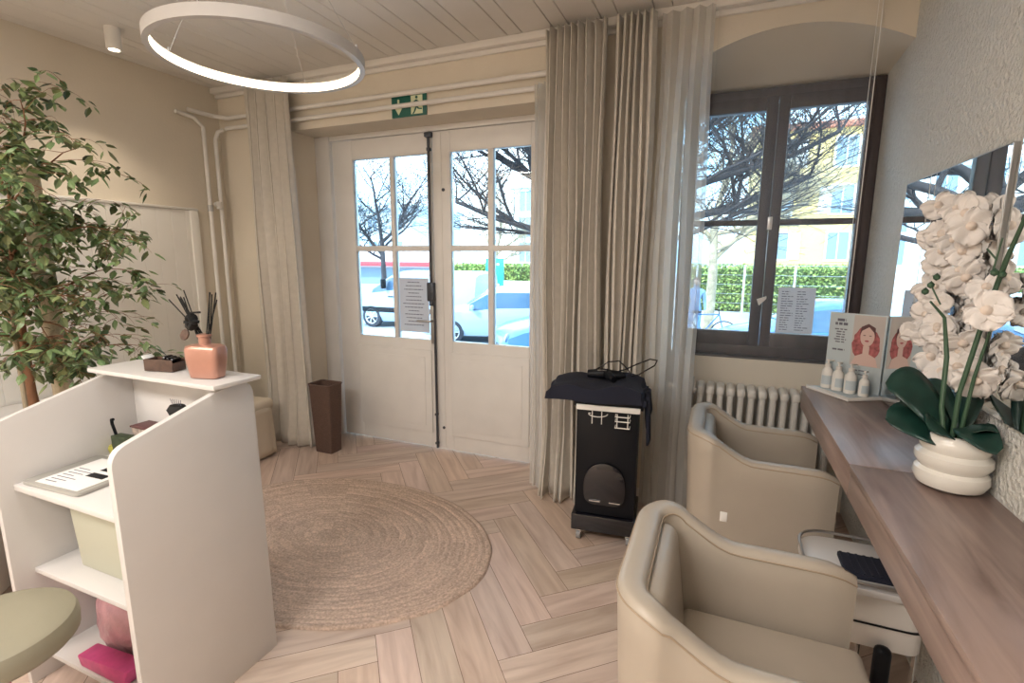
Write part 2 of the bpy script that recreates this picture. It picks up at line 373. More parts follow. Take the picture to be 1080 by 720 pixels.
# ------------------------------------------------------------------ window
YW = 3.64
wn = struct(bpy.data.objects.new('window_1', None)); COL.objects.link(wn); wn.location = (.255, YW, .952)
b = MB(); z0, z1 = .953, 2.635
b.box(-.287, -.235, YW, YW+.08, z0, z1, bev=.004); b.box(.745, .797, YW, YW+.08, z0, z1, bev=.004)
b.box(-.235, .745, YW, YW+.08, z1-.06, z1, bev=.004); b.box(-.235, .745, YW, YW+.08, z0, z0+.08, bev=.004)
b.build('window_frame', 'winwood', wn)
for a, c in ((-.24, .253), (.257, .75)):
    b = MB(); y = YW-.012; g0, g1, zb, zt = (a+.045, c-.065, 1.12, 2.50) if a < 0 else (a+.06, c-.032, 1.12, 2.50)
    b.box(a, g0, y, y+.06, 1.03, 2.58, bev=.005); b.box(g1, c, y, y+.06, 1.03, 2.58, bev=.005); b.box(g0, g1, y, y+.06, zt, 2.58, bev=.005); b.box(g0, g1, y, y+.06, 1.03, zb, bev=.005)
    sh = b.build('sash', 'winwood', wn)
    b = MB(); b.box(g0, g1, y+.005, y+.05, 1.808, 1.845, bev=.004); b.build('glazing_bar', 'winwood', sh)
    for d, e in ((zb, 1.808), (1.845, zt)): b = MB(); b.box(g0, g1, y+.025, y+.03, d, e); b.build('pane', 'glass', sh)
b = MB(); b.box(.245, .272, YW-.03, YW-.010, 1.78, 1.86, bev=.003); o = b.build('latch', 'steel', wn); o['label'] = 'grey metal latch plate'
b = MB(); b.prism([(.22, 1.34), (.275, 1.36), (.275, 1.345), (.235, 1.30)], 'y', YW-.04, YW-.012); b.build('bracket', 'steel', wn)
t = thing('window_price_list', 'white two-column price sheet taped to the right window pane', 'notice', (.46, YW, 1.13))
b = MB(); b.box(.345, .555, YW+.008, YW+.011, 1.125, 1.42); b.build('sheet', 'backpaper', t); greek(t, .365, .54, 1.14, 1.40, YW+.0075, 17, 2, h=.0045, seed=4)
b = MB(); b.box(WX0, XR, 3.56, YW, .952, .965, bev=.003); struct(b.build('trim_3', 'winwood'))

# ------------------------------------------------------------------ radiator
t = thing('radiator', 'white column radiator below the window behind the far chair', 'radiator', (.2, 3.44, 0))
for k in range(15):
    x = -.20+k*.0605; b = MB()
    for y in (3.37, 3.44, 3.51):
        b.tube([(x, y, .13), (x, y, .77)], .017, 10)
    b.box(x-.024, x+.024, 3.348, 3.532, .735, .795, bev=.02, seg=3); b.box(x-.024, x+.024, 3.348, 3.532, .10, .16, bev=.02, seg=3)
    b.build('radiator_section', 'radiator', t)
for x in (-.14, .59): b = MB(); b.tube([(x, 3.44, .0), (x, 3.44, .12)], .018); b.build('foot', 'radiator', t)
b = MB(); b.tube([(-.29, 3.42, .765), (-.20, 3.42, .765)], .022); b.lathe([(0, -.05), (.033, -.045), (.036, 0), (.03, .055), (0, .06)], (-.145, 3.32, .80), 16); b.box(-.19, -.10, 3.30, 3.36, .75, .79, bev=.01); o = b.build('valve', 'steel', t); o['label'] = 'grey thermostat valve'
b = MB(); b.tube([(-.26, 3.42, .0), (-.26, 3.42, .72), (-.25, 3.42, .765)], .013); b.build('supply_pipe', 'radiator', t)

# ------------------------------------------------------------------ wall pipes
def pipe(lbl, pts, r=.017, name='heating_pipe'):
    b = MB(); b.tube(pts, r, 10)
    for p in pts[1:-1]: pass
    return tag(b.build(name, 'white', origin=pts[-1]), lbl, 'pipe')
YP = 3.185
pipe('upper cream heating pipe running across the wall above the doors', [(-4.03, 2.93, 2.755), (-3.99, 3.12, 2.745), (-3.90, YP, 2.735), (-1.02, YP, 2.735)])
pipe('lower cream heating pipe crossing in front of the exit sign', [(-3.93, YP, 2.655), (-1.02, YP, 2.655)], .016)
pipe('left of the two thin upright pipes in the far left corner, bent at the top', [(-4.015, 2.82, 2.71), (-4.015, 2.86, 2.71), (-4.01, 2.96, 2.70), (-4.0, 3.03, 2.64), (-4.0, 3.03, 2.2), (-4.0, 3.03, .0)], .016)
pipe('right of the two thin upright pipes in the far left corner, with a valve', [(-3.955, 3.175, 2.645), (-3.975, 3.14, 2.62), (-3.985, 3.12, 2.56), (-3.985, 3.12, .0)], .016)
t = thing('pipe_valve', 'small radiator valve on the upright corner pipe above the white panelling', 'valve', (-3.985, 3.07, 2.0))
b = MB(); b.lathe([(0, -.03), (.022, -.03), (.022, .03), (0, .03)], (-3.95, 3.075, 2.02), 12); b.tube([(-3.985, 3.07, 2.03), (-3.92, 3.04, 2.03)], .018); b.build('body', 'white', t); b = MB(); b.tube([(-4.0, 3.03, 1.97), (-4.0, 3.03, 2.02)], .021); b.build('nut', 'steel', t)

# ------------------------------------------------------------------ exit sign
t = thing('exit_sign', 'green emergency exit sign with arrow and running figure above the doors', 'sign', (-2.13, 3.215, 2.55))
sx0, sx1, sz0, sz1 = -2.275, -1.985, 2.585, 2.735
b = MB(); b.box(sx0, sx1, 3.206, 3.218, sz0, sz1, bev=.003); b.build('board', 'green', t)
b = MB(); y0, y1 = 3.2045, 3.2065
b.box(sx0+.052, sx0+.068, y0, y1, sz0+.06, sz0+.12); b.prism([(sx0+.022, sz0+.072), (sx0+.098, sz0+.072), (sx0+.06, sz0+.015)], 'y', y0, y1)
b.build('arrow', 'signlite', t)
b = MB(); b.box(sx1-.125, sx1-.03, y0, y1, sz0+.012, sz1-.015); b.build('doorway_mark', 'signlite', t)
b = MB(); fx = sx1-.08; yy0, yy1 = 3.203, 3.205
def limb(p, q, w):
    p = Vector((p[0], p[1])); q = Vector((q[0], q[1])); d = (q-p).normalized(); n = Vector((-d.y, d.x))*w/2
    b.prism([tuple(p+n), tuple(q+n), tuple(q-n), tuple(p-n)], 'y', yy0, yy1)
limb((fx, sz0+.105), (fx-.003, sz0+.058), .018); limb((fx, sz0+.062), (fx+.018, sz0+.045), .011); limb((fx+.018, sz0+.045), (fx+.045, sz0+.042), .009)
limb((fx, sz0+.062), (fx-.015, sz0+.03), .011); limb((fx-.015, sz0+.03), (fx-.03, sz0+.012), .009); limb((fx+.004, sz0+.1), (fx+.03, sz0+.085), .008); limb((fx-.004, sz0+.1), (fx-.028, sz0+.088), .008)
b.prism([(fx+.002+.010*math.cos(k*PI/5), sz0+.121+.010*math.sin(k*PI/5)) for k in range(10)], 'y', yy0, yy1)
b.build('running_figure', 'green', t)

# ------------------------------------------------------------------ curtains
def curtain(name, lbl, x0, x1, yc, z0, z1, pleats, amp, mname, thick=.004, cat='curtain', flare=0, kick=0, ph=0, seed=0, drift=0):
    nu = pleats*14+1; nv = 36; rd = random.Random(seed); am = [rd.uniform(.75, 1.2) for _ in range(pleats+2)]; sh = [rd.uniform(-.3, .3) for _ in range(pleats+2)]
    b = MB()
    def f(i, j):
        u = i/(nu-1); v = j/(nv-1); z = z1+(z0-z1)*v; fl = v**1.5
        x = x0+(x1-x0)*u
        c = (x0+x1)/2; x = c+(x-c)*(1+flare*fl)+drift*fl
        k = u*pleats; ki = int(k); kf = k-ki; A = am[ki]*(1-kf)+am[ki+1]*kf; S = sh[ki]*(1-kf)+sh[ki+1]*kf
        if mname == 'sheer': return (x, yc+.004*math.sin(k*5.1+v), z)
        w = math.sin(2*PI*k+ph+S*v*2.5+.6*v*math.sin(k*1.7)); w = math.copysign(abs(w)**.75, w)
        y = yc+amp*A*w*(1-.15*v)-kick*max(0, v-.85)/.15*(.5+.5*math.sin(k*2.1+1))
        x += .35*(x1-x0)/pleats*math.sin(4*PI*k+ph)*.35+.006*math.sin(v*9+k)
        x += .010*v*math.sin(k*3.3)
        return (x, y+.006*math.sin(v*7+k*2), z)
    b.grid(f, nu, nv)
    o = b.build(name, mname, origin=((x0+x1)/2, yc, z0), smooth=60, solid=thick)
    return tag(o, lbl, cat)
curtain('curtain', 'long beige linen curtain hanging left of the white doors', -3.60, -3.13, 3.10, .015, 2.94, 5, .038, 'curtain', flare=.12, kick=.06, seed=1, drift=.03)
curtain('curtain', 'left panel of the wide beige curtain between doors and window', -1.065, -.70, 3.075, .02, 2.94, 8, .040, 'curtain', flare=.0, kick=.12, seed=2, drift=.02)
curtain('curtain', 'right panel of the wide beige curtain, behind the black trolley', -.655, -.425, 3.075, .02, 2.94, 6, .040, 'curtain', flare=-.02, kick=.04, seed=3, ph=1)
curtain('sheer_curtain', 'gathered white voile hanging between the big curtain and the window', -.40, -.12, 3.125, .02, 2.94, 4, .03, 'sheerstack', .0, 'sheer curtain', flare=.05, seed=4)
curtain('sheer_curtain', 'thin strip of gathered white voile along the right edge of the doors', -1.15, -1.075, 3.12, .02, 2.66, 2, .025, 'sheerstack', .0, 'sheer curtain', flare=.35, seed=5)
t = curtain('sheer_curtain', 'see-through white voile drawn across the window', -.11, .64, 3.185, .02, 2.93, 6, .007, 'sheer', .0, 'sheer curtain', seed=6)
b = MB(); b.tube([(.640, 3.178, .92), (.640, 3.178, 2.93)], .0022, 6); b.build('side_hem', 'bottle', t)
b = MB(); b.tube([(.615, 3.178, .92), (.622, 3.178, 2.93)], .0015, 6); b.build('draw_cord', 'bottle', t)

# ------------------------------------------------------------------ rug
def rug():
    bm = bmesh.new(); cl = bm.loops.layers.float_color.new('tone'); nr, na = 150, 128; rings = []; A, B = .985, .70; cx, cy = -2.0, 2.075
    rd = random.Random(3); tones = []
    nb = 25
    for i in range(nr+1):
        t = i/nr; h = .010+.0045*abs(math.sin(PI*t*nb)); 
        if i == nr: h = .001
        rings.append([bm.verts.new((cx+(A*t if t > .15 else t*A)*math.cos(2*PI*k/na)*(1+.004*math.sin(k*.9+i*.05)), cy+B*t*math.sin(2*PI*k/na)*(1+.004*math.sin(k*.7)), h)) for k in range(na)] if i else [bm.verts.new((cx, cy, .012))])
    for i in range(nr):
        band = int((i+.5)/nr*nb); rd.seed(band*7+1); base = rd.uniform(.92, 1.07); blk = [rd.uniform(.9, 1.1) for _ in range(16)]
        for k in range(na):
            q = (k+1) % na
            f = bm.faces.new((rings[0][0], rings[1][k], rings[1][q]) if i == 0 else (rings[i][k], rings[i+1][k], rings[i+1][q], rings[i][q]))
            s = base*blk[k*16//na]*random.uniform(.86, 1.12)
            for lp in f.loops: lp[cl] = (s, s, s, 1)
    me = bpy.data.meshes.new('rug'); bm.to_mesh(me); bm.free(); me.materials.append(M['rug']); me.shade_smooth()
    o = bpy.data.objects.new('jute_rug', me); COL.objects.link(o); tag(o, 'oval braided jute rug on the wooden floor in front of the doors', 'rug')
rug()

# ------------------------------------------------------------------ reception desk
t = thing('reception_desk', 'white open reception desk with sloping side panels', 'desk', (-1.95, 1.08, 0))
prof = rounded([(.835, 0), (.83, 1.015), (1.235, 1.138), (1.345, 1.122), (1.345, 0)], .045, 6, (1, 2, 3))
prof = rounded([(.835, 0), (.83, 1.03), (1.225, 1.142), (1.325, 1.138), (1.34, 0)], .05, 6, (1, 2, 3))
for x0, x1, l in ((-2.325, -2.30, 0), (-1.635, -1.61, 1)):
    b = MB(); b.prism(prof if l else [(y, z*.985) for y, z in prof], 'x', x0, x1, bev=.002); b.build('side_panel', 'desk', t)
b = MB(); b.box(-2.30, -1.635, 1.305, 1.325, .0, 1.10, bev=.001); b.build('back_panel', 'desk', t)
b = MB(); b.box(-2.305, -1.585, 1.15, 1.345, 1.142, 1.158, bev=.002); b.build('top_ledge', 'desk', t)
b = MB(); b.box(-2.30, -1.635, .875, 1.305, .765, .787, bev=.0015); b.build('work_shelf', 'desk', t)
b = MB(); b.box(-2.30, -1.635, .895, 1.305, .43, .448, bev=.0015); b.build('shelf', 'desk', t)
b = MB(); b.box(-2.30, -1.635, .895, 1.305, .075, .093, bev=.0015); b.build('shelf', 'desk', t)

t = thing('reed_diffuser', 'rose gold bottle diffuser with black reeds on the desk ledge', 'diffuser', (-1.725, 1.235, 1.158))
b = MB(); prof = [(-.062, 0), (-.085, .125), (-.08, .142), (-.06, .15), (-.026, .152), (-.026, .19), (.026, .19), (.026, .152), (.06, .15), (.08, .142), (.085, .125), (.062, 0), (0, .006)]
def flask():
    rows = [(0, .060, .030), (.004, .066, .036), (.03, .070, .040), (.08, .079, .044), (.115, .081, .044), (.128, .076, .040), (.134, .060, .032), (.136, .0235, .0235), (.165, .0235, .0235), (.167, .029, .029), (.175, .029, .029), (.177, .02, .02)]
    n = 40
    def f(i, j):
        z, a, c = rows[i]; th = 2*PI*j/n; e = .45 if i < 7 else 1
        return (math.copysign(abs(math.cos(th))**e, math.cos(th))*a, math.copysign(abs(math.sin(th))**e, math.sin(th))*c, z)
    V = b.grid(f, len(rows), n, cv=True); b.bm.faces.new(V[0]); b.bm.faces.new(V[-1])
b = MB(); flask(); b.bm.transform(Matrix.Translation((-1.725, 1.235, 1.1585)) @ Matrix.Rotation(R(14), 4, 'Z') @ Matrix.Diagonal((.86, .86, .92, 1))); b.build('bottle', 'copper', t, smooth=40)
rd = random.Random(2)
for k in range(13):
    s = -1 if k < 8 else 1; a = rd.uniform(-.012, .012); dx = (-.085-rd.uniform(0, .05) if s < 0 else .035+rd.uniform(0, .035)); dy = rd.uniform(-.03, .03)
    b = MB(); b.tube([(-1.725+(-.012 if s < 0 else .010)+a*.5, 1.235+a, 1.30), (-1.725+dx, 1.235+dy, 1.46+rd.uniform(-.02, .015))], .0022, 6); b.build('reed', 'reed', t)
b = MB(); 
for k in range(6):
    th = k*PI/3; b.lathe([(0, -.012), (.016, -.004), (.018, .004), (0, .012)], mtx=Matrix.Translation((-1.757+.014*math.cos(th), 1.215, 1.365+.017*math.sin(th))) @ Matrix.Rotation(th, 4, 'Y'))
b.tube([(-1.76, 1.215, 1.36), (-1.745, 1.21, 1.40), (-1.70, 1.21, 1.403)], .004); b.build('ribbon_bow', 'reed', t)
b = MB(); b.lathe([(0, -.004), (.02, -.003), (.02, .003), (0, .004)], mtx=Matrix.Translation((-1.785, 1.205, 1.318)) @ Matrix.Rotation(R(70), 4, 'X')); b.build('hanging_tag', 'walnut', t)

# tray
t = thing('card_tray', 'small dark wooden tray of cards on the desk ledge', 'tray', (-1.985, 1.25, 1.1595), R(12))
t.scale = (.85, .8, .85)
b = MB(); b.box(-.075, .075, -.04, .04, .001, .008, bev=.001); b.box(-.075, .075, -.04, -.034, .008, .055, bev=.001); b.box(-.075, .075, .034, .04, .008, .055, bev=.001); b.box(-.075, -.069, -.034, .034, .008, .055, bev=.001); b.box(.069, .075, -.034, .034, .008, .04, bev=.001)
b.build('box', 'walnut', t, world=False)
b = MB(); b.box(-.04, -.036, -.028, .028, 0, .10, bev=.0005, mtx=Matrix.Translation((-.005, 0, .012)) @ Matrix.Rotation(R(-38), 4, 'Y')); o = b.build('card', 'paper', t, world=False); o['label'] = 'pale card leaning out'
for k in range(3): b = MB(); b.prism(rounded([(-.028, 0), (-.028, .06), (.028, .06), (.028, 0)], .012, 4, (1, 2)), 'x', 0, .008, mtx=Matrix.Translation((.0+k*.014, 0, .014)) @ Matrix.Rotation(R(20+8*k), 4, 'Y')); b.build('card', 'gloss', t, world=False)

t = thing('clipboard', 'flat grey desk pad holding a printed sheet on the work shelf', 'desk pad', (-2.13, 1.01, .788), R(3))
b = MB(); b.prism(rounded([(-.155, -.115), (.155, -.115), (.155, .145), (-.155, .145)], .02), 'z', .0, .012, bev=.002); b.build('board', 'greyboard', t, world=False)
b = MB(); b.box(-.10, .13, -.10, .12, .0125, .0135); pp = b.build('sheet', 'paper', t, world=False)
b = MB()
for k in range(7): b.box(-.08, -.02+.02*(k % 3), -.08+k*.018, -.076+k*.018, .0136, .014)
b.build('print', 'ink', pp, world=False)
b = MB(); b.box(.02, .11, .04, .10, .0137, .0145); b.box(.02, .11, -.01, .02, .0137, .0145); b.build('printed_photo', 'black', pp, world=False)

t = thing('gift_bag', 'small dark green gift bag with a black handle on the work shelf', 'bag', (-2.17, 1.20, .788))
b = MB(); b.prism([(-2.225, .79), (-2.12, .79), (-2.115, .89), (-2.23, .885)], 'y', 1.16, 1.20, bev=.003); b.build('bag', mat('bag_dark', (.03, .045, .02), .5, vary=(30, .5)), t)
b = MB(); b.tube([(-2.225, 1.18, .88), (-2.235, 1.175, .93), (-2.225, 1.17, .95), (-2.215, 1.17, .952)], .006, 8); b.build('handle', 'black', t)
b = MB(); b.lathe([(0, 0), (.028, .004), (.034, .03), (.03, .04), (0, .045)], (-2.262, 1.20, .789), 16); tag(b.build('lime_sponge', 'yellow', origin=(-2.27, 1.20, .789)), 'yellow-green round sponge in the shade beside the gift bag', 'sponge')
t = thing('small_carton', 'small pale patterned carton standing behind the gift bag', 'box', (-2.12, 1.26, .788))
b = MB(); b.box(-2.20, -2.07, 1.225, 1.295, .789, .905, bev=.002); b.build('carton', mat('carton_print', (.42, .34, .29), .6, vary=(55, .5)), t)
b = MB(); b.box(-2.205, -2.065, 1.22, 1.298, .905, .912, bev=.001); b.build('lid', 'brown', t)
t = thing('hair_brush', 'black bristled brush half hidden behind the right desk panel', 'brush', (-1.86, 1.2, .788))
b = MB(); b.tube([(-1.86, 1.22, .789), (-1.865, 1.22, .93), (-1.882, 1.22, 1.0)], [.012, .014, .01]); b.build('handle', 'black', t)
b = MB(); b.lathe([(0, -.02), (.03, -.014), (.04, .008), (.028, .026), (0, .032)], (-1.885, 1.215, 1.012), 16, 1.15, .8); b.build('head', 'reed', t)
b = MB()
for k in range(6): b.tube([(-1.905+.008*k, 1.215, 1.03), (-1.915+.012*k, 1.21, 1.062)], .0011, 4)
b.build('bristle', 'ink', t)

t = thing('storage_bin', 'pale cream bin on the middle shelf of the desk', 'bin', (-1.95, 1.2, .449))
b = MB(); b.prism([(-2.15, .45), (-1.70, .45), (-1.67, .735), (-2.19, .735)], 'y', .97, 1.25, bev=.008); b.build('tub', 'cream', t)
b = MB(); b.prism([(-1.80+.011*math.cos(k*PI/6), .60+.011*math.sin(k*PI/6)) for k in range(12)], 'y', .966, .971); b.build('finger_hole', 'dark', t)
t = thing('pink_package', 'magenta open carton in clear pink film on the lowest desk shelf', 'package', (-1.8, 1.08, .094))
b = MB(); b.prism([(-2.10, .095), (-1.85, .095), (-1.82, .165), (-2.12, .135)], 'y', .90, .97, bev=.006); b.build('carton', 'pink', t)
b = MB()
def fl(i, j):
    th = 2*PI*j/24; v = i/9; r = (.5+.5*math.sin(PI*min(1, .25+v*.85)))*(1+.14*noise.noise(Vector((math.cos(th)*2, math.sin(th)*2, v*4))))
    return (-2.05+.19*r*math.cos(th), 1.075+.095*r*math.sin(th), .096+.30*v)
V = b.grid(fl, 10, 24, cv=True); b.bm.faces.new(V[0]); b.bm.faces.new(V[-1]); b.build('wrapping', 'film', t, smooth=30)

# ------------------------------------------------------------------ round stool
t = thing('round_stool', 'round green-beige padded swivel stool in front of the desk', 'stool', (-1.93, .63, 0))
SR = .20; zt = .515
b = MB(); b.lathe([(0, zt-.085), (SR*.93, zt-.085), (SR, zt-.07), (SR*1.01, zt-.045), (SR, zt-.025), (SR*.965, zt-.008), (SR*.9, zt), (SR*.5, zt+.006), (0, zt+.007)], (-1.93, .63, 0), 48); b.build('seat', 'stool', t)
b = MB(); b.tube([(-1.93, .63, .10), (-1.93, .63, .415)], .024, 16); b.tube([(-1.93, .63, .38), (-1.93, .63, .415)], .07, 16); b.build('gas_lift', 'chrome', t)
for k in range(5):
    th = k*2*PI/5; c, s = math.cos(th), math.sin(th)
    b = MB(); b.tube([(-1.93, .63, .11), (-1.93+.2*c, .63+.2*s, .065)], [.022, .014], 10); lg = b.build('leg', 'chrome', t)
    b = MB(); b.tube([(-1.93+.2*c-.012*s, .63+.2*s+.012*c, .026), (-1.93+.2*c+.012*s, .63+.2*s-.012*c, .026)], .026, 14); b.build('caster', 'black', lg)

# ------------------------------------------------------------------ cream chair and black bag by the corner
def slip_chair(lbl, loc, rz, bag=False):
    t = thing('slipcovered_chair', lbl, 'chair', loc, rz)
    b = MB(); b.box(-.23, .23, -.23, .23, .38, .47, bev=.04, seg=4); b.build('seat', 'slip', t, world=False)
    b = MB()
    def f(i, j):
        th = 2*PI*i/72; v = j/8; e = .28; r = .225+.012*v+.006*math.sin(th*14)*v
        return (math.copysign(abs(math.cos(th))**e, math.cos(th))*r, math.copysign(abs(math.sin(th))**e, math.sin(th))*r, .42-.40*v)
    b.grid(f, 72, 9, cu=True); b.build('skirt', 'slip', t, world=False, solid=.006)
    b = MB(); b.box(-.045, .045, -.22, .22, 0, .42, bev=.035, seg=4, mtx=Matrix.Translation((-.20, 0, .43)) @ Matrix.Rotation(R(-8), 4, 'Y')); b.build('backrest', 'slip', t, world=False)
    return t
slip_chair('cream slipcovered chair between the desk and the left curtain', (-3.50, 2.66, 0), R(5))
b = MB(); b.box(-3.55, -3.38, 2.42, 2.60, .475, .60, bev=.04, seg=3); b.tube([(-3.53, 2.51, .58), (-3.50, 2.51, .68), (-3.43, 2.51, .68), (-3.40, 2.51, .58)], .008); tag(b.build('black_bag', 'black', origin=(-3.46, 2.51, .475)), 'small black bag lying on the cream chair seat', 'bag')
# armchair at the far left edge
t = thing('tub_armchair', 'beige tub armchair at the left edge behind the desk', 'armchair', (-3.15, .86, 0), R(-70))
b = MB()
def fa(i, j):
    u = i/40; th = R(-115)+R(230)*u; cs = [(.27, .0), (.30, .42), (.30, .78), (.27, .82), (.235, .78), (.23, .42), (.22, .18)][j]
    return (-cs[0]*math.cos(th), cs[0]*math.sin(th), max(.08, cs[1]*(1 if j in (0,) else (.8+.2*math.cos(th*.8)))+.08))
V = b.grid(fa, 41, 7, cv=True); b.bm.faces.new(V[0]); b.bm.faces.new(V[-1]); b.build('shell', 'leather', t, world=False)
b = MB(); b.lathe([(0, .25), (.2, .25), (.225, .28), (.225, .40), (.2, .44), (0, .45)], n=32); b.build('seat', 'leather', t, world=False)
for k in range(4): b = MB(); b.tube([(.17*math.cos(PI/4+k*PI/2), .17*math.sin(PI/4+k*PI/2), .26), (.2*math.cos(PI/4+k*PI/2), .2*math.sin(PI/4+k*PI/2), 0)], .014); b.build('leg', 'walnut', t, world=False)
b = MB()
def ft(i, j):
    s = i/14; x = -.16+.32*s; prof = [(-.27, .50), (-.275, .72), (-.26, .845), (-.24, .855)][::-1] 
    q = j/11; z = .80-.62*q; return (-2.93+.22*s, .60-.10*s+.01*math.sin(s*12)-.015*q, z)
b.grid(ft, 15, 12); tag(b.build('draped_towel', 'socks', origin=(-2.93, .63, .18), solid=.012), 'pale blue-white towel hanging over the tub armchair at the left edge', 'towel')

# ------------------------------------------------------------------ low white cabinet against panelling
t = thing('low_cabinet', 'low white cabinet against the left wall behind the ficus', 'cabinet', (-3.8, 1.6, 0))
b = MB(); b.box(-4.0, -3.62, .9, 2.35, .0, .66, bev=.004); b.build('body', 'desk', t)
b = MB(); b.box(-4.01, -3.60, .89, 2.36, .66, .685, bev=.004); b.build('top', 'desk', t)
for y in (.92, 1.40, 1.88): b = MB(); b.box(-3.62, -3.602, y, y+.46, .03, .64, bev=.003); d = b.build('door', 'desk', t); b = MB(); b.tube([(-3.602, y+.40, .42), (-3.585, y+.40, .42), (-3.585, y+.40, .52), (-3.602, y+.40, .52)], .005); b.build('handle', 'steel', d)

# ------------------------------------------------------------------ waste basket
t = thing('waste_basket', 'dark brown wicker waste basket beside the left curtain', 'basket', (-2.94, 3.12, 0))
b = MB()
def fb(i, j):
    cs = [(.085, 0.002), (.108, .56), (.112, .575), (.104, .575), (.098, .54), (.08, .02)][j]; th = 2*PI*(i+.5)/48; e = .2; r = cs[0]
    return (-2.94+math.copysign(abs(math.cos(th))**e, math.cos(th))*r, 3.10+math.copysign(abs(math.sin(th))**e, math.sin(th))*r*.75, cs[1])
V = b.grid(fb, 48, 6, cu=True); b.bm.faces.new([V[i][0] for i in range(48)]); b.bm.faces.new([V[i][5] for i in range(48)])
b.build('basket', 'basket', t); b = MB(); b.tube([(-2.94+math.copysign(abs(math.cos(th))**.2, math.cos(th))*.110, 3.10+math.copysign(abs(math.sin(th))**.2, math.sin(th))*.083, .577) for th in [2*PI*(k+.5)/48 for k in range(48)]], .006, 6, closed=True); b.build('rim', 'basket', t)

# ------------------------------------------------------------------ black rolling trolley
t = thing('rolling_trolley', 'tall black trolley cabinet on castors in front of the big curtain', 'trolley', (-.54, 2.77, 0), R(6))
b = MB(); b.box(-.165, .165, -.15, .15, .17, .80, bev=.006); b.build('cabinet', 'black', t, world=False)
b = MB(); b.box(-.18, .18, -.17, .16, .07, .165, bev=.006); b.build('base', 'gloss', t, world=False)
b = MB(); b.box(-.18, .19, -.17, .16, .80, .835, bev=.003); b.build('top', 'black', t, world=False)
b = MB(); b.box(-.165, .175, -.183, -.168, .785, .815, bev=.003); o = b.build('front_rail', 'bottle', t, world=False); o['label'] = 'white front rail'
b = MB()
b.prism(rounded([(-.11, -.13), (.11, -.13), (.12, 0), (.09, .09), (0, .125), (-.09, .09), (-.12, 0)], .06), 'y', 0, .03, mtx=Matrix.Translation((0, -.178, .37)), bev=.008)
b.build('round_cover', 'gloss', t, world=False)
for x in (-.05, .06): b = MB(); b.box(x-.03, x+.03, -.183, -.178, .262, .268); b.build('slot_highlight', 'chrome', t, world=False)
b = MB(); b.tube([(-.085+.0, -.183, .77)]+[(-.045-.05*math.cos(a), -.183-.055*math.sin(a), .77) for a in [k*PI/10 for k in range(11)]], .003, 6)
b.tube([(-.07, -.235, .80), (-.07, -.235, .73)], .0025, 6); b.tube([(-.02, -.235, .80), (-.02, -.235, .73)], .0025, 6); b.build('wire_holder', 'bottle', t, world=False)
b = MB()
for z in (.775, .75, .715): b.tube([(.05, -.18, z), (.05, -.225, z), (.125, -.225, z), (.125, -.18, z)], .003, 6)
b.tube([(.06, -.225, .79), (.06, -.225, .715)], .0025, 6); b.tube([(.115, -.225, .79), (.115, -.225, .715)], .0025, 6); b.build('wire_holder', 'bottle', t, world=False)
for x in (-.14, .14):
    for y in (-.13, .12):
        b = MB(); b.tube([(x-.012, y, .028), (x+.012, y, .028)], .028, 16); c = b.build('caster', mat('caster', (.25, .25, .26), .2), t, world=False)
        b = MB(); b.tube([(x, y, .05), (x, y, .075)], .012, 10); b.box(x-.018, x+.018, y-.012, y+.012, .04, .056, bev=.003); b.build('fork', 'chrome', c, world=False)
# towel pile on the trolley
b = MB()
def tw(i, j):
    u = i/40; v = j/24; x = -.335+.535*u; y = -.21+.36*v
    z = .905+.012*math.sin(x*22)+.010*noise.noise(Vector((x*9, y*9, 1)))+.02*math.exp(-((x-.0)/.12)**2)
    if u < .04: z = .875
    if u > .97: z = .86
    if v < .04: z -= .03
    return (x+.01*math.sin(v*7), y+.012*math.sin(u*9), z)
V = b.grid(tw, 41, 25)
bot = b.grid(lambda i, j: (tw(i, j)[0]*1.0, tw(i, j)[1], .838 if i/40 > .28 else .838+.0*(i)), 41, 25)
for i in range(40):
    b.bm.faces.new((V[i][0], V[i+1][0], bot[i+1][0], bot[i][0])); b.bm.faces.new((V[i][24], V[i+1][24], bot[i+1][24], bot[i][24]))
for j in range(24):
    b.bm.faces.new((V[0][j], V[0][j+1], bot[0][j+1], bot[0][j])); b.bm.faces.new((V[40][j], V[40][j+1], bot[40][j+1], bot[40][j]))
b.bm.transform(Matrix.Translation((-.54, 2.77, 0)) @ Matrix.Rotation(R(6), 4, 'Z'))
tw_ = tag(b.build('folded_cape', 'navy', origin=(-.54, 2.77, .838)), 'dark navy salon cape folded over the top of the black trolley', 'cape')
b = MB(); b.grid(lambda i, j: (.205+.012*math.sin(i*.8)+.012*j/10, -.16+.19*i/12-.0*j, .88-(.05+.22*(1-i/14))*j/10), 13, 11)
b.bm.transform(Matrix.Translation((-.54, 2.77, 0)) @ Matrix.Rotation(R(6), 4, 'Z')); b.build('hanging_corner', 'navy', tw_, solid=.012, world=True)
# corded appliance on top
t = thing('corded_clippers', 'black corded hair tool with looped cable on the navy cape', 'hair tool', (-.55, 2.75, .93))
b = MB(); b.tube([(-.66, 2.72, .955), (-.58, 2.72, .962), (-.50, 2.74, .955), (-.46, 2.76, .955)], [.022, .03, .026, .014], 12); b.tube([(-.56, 2.72, .97), (-.52, 2.67, .955), (-.50, 2.65, .95)], [.024, .022, .018], 12); b.build('body', 'black', t)
b = MB(); b.tube([(-.62+.0*k, 2.74, .98) for k in range(1)]+[(-.60, 2.75, .99), (-.56, 2.77, 1.02), (-.50, 2.78, 1.03), (-.45, 2.77, .99), (-.42, 2.74, .96), (-.38, 2.72, .975), (-.30, 2.73, 1.03), (-.29, 2.75, 1.055), (-.33, 2.77, 1.055), (-.40, 2.78, 1.02), (-.46, 2.78, .985), (-.52, 2.76, .965)], .004, 8); b.build('cable', 'gloss', t)
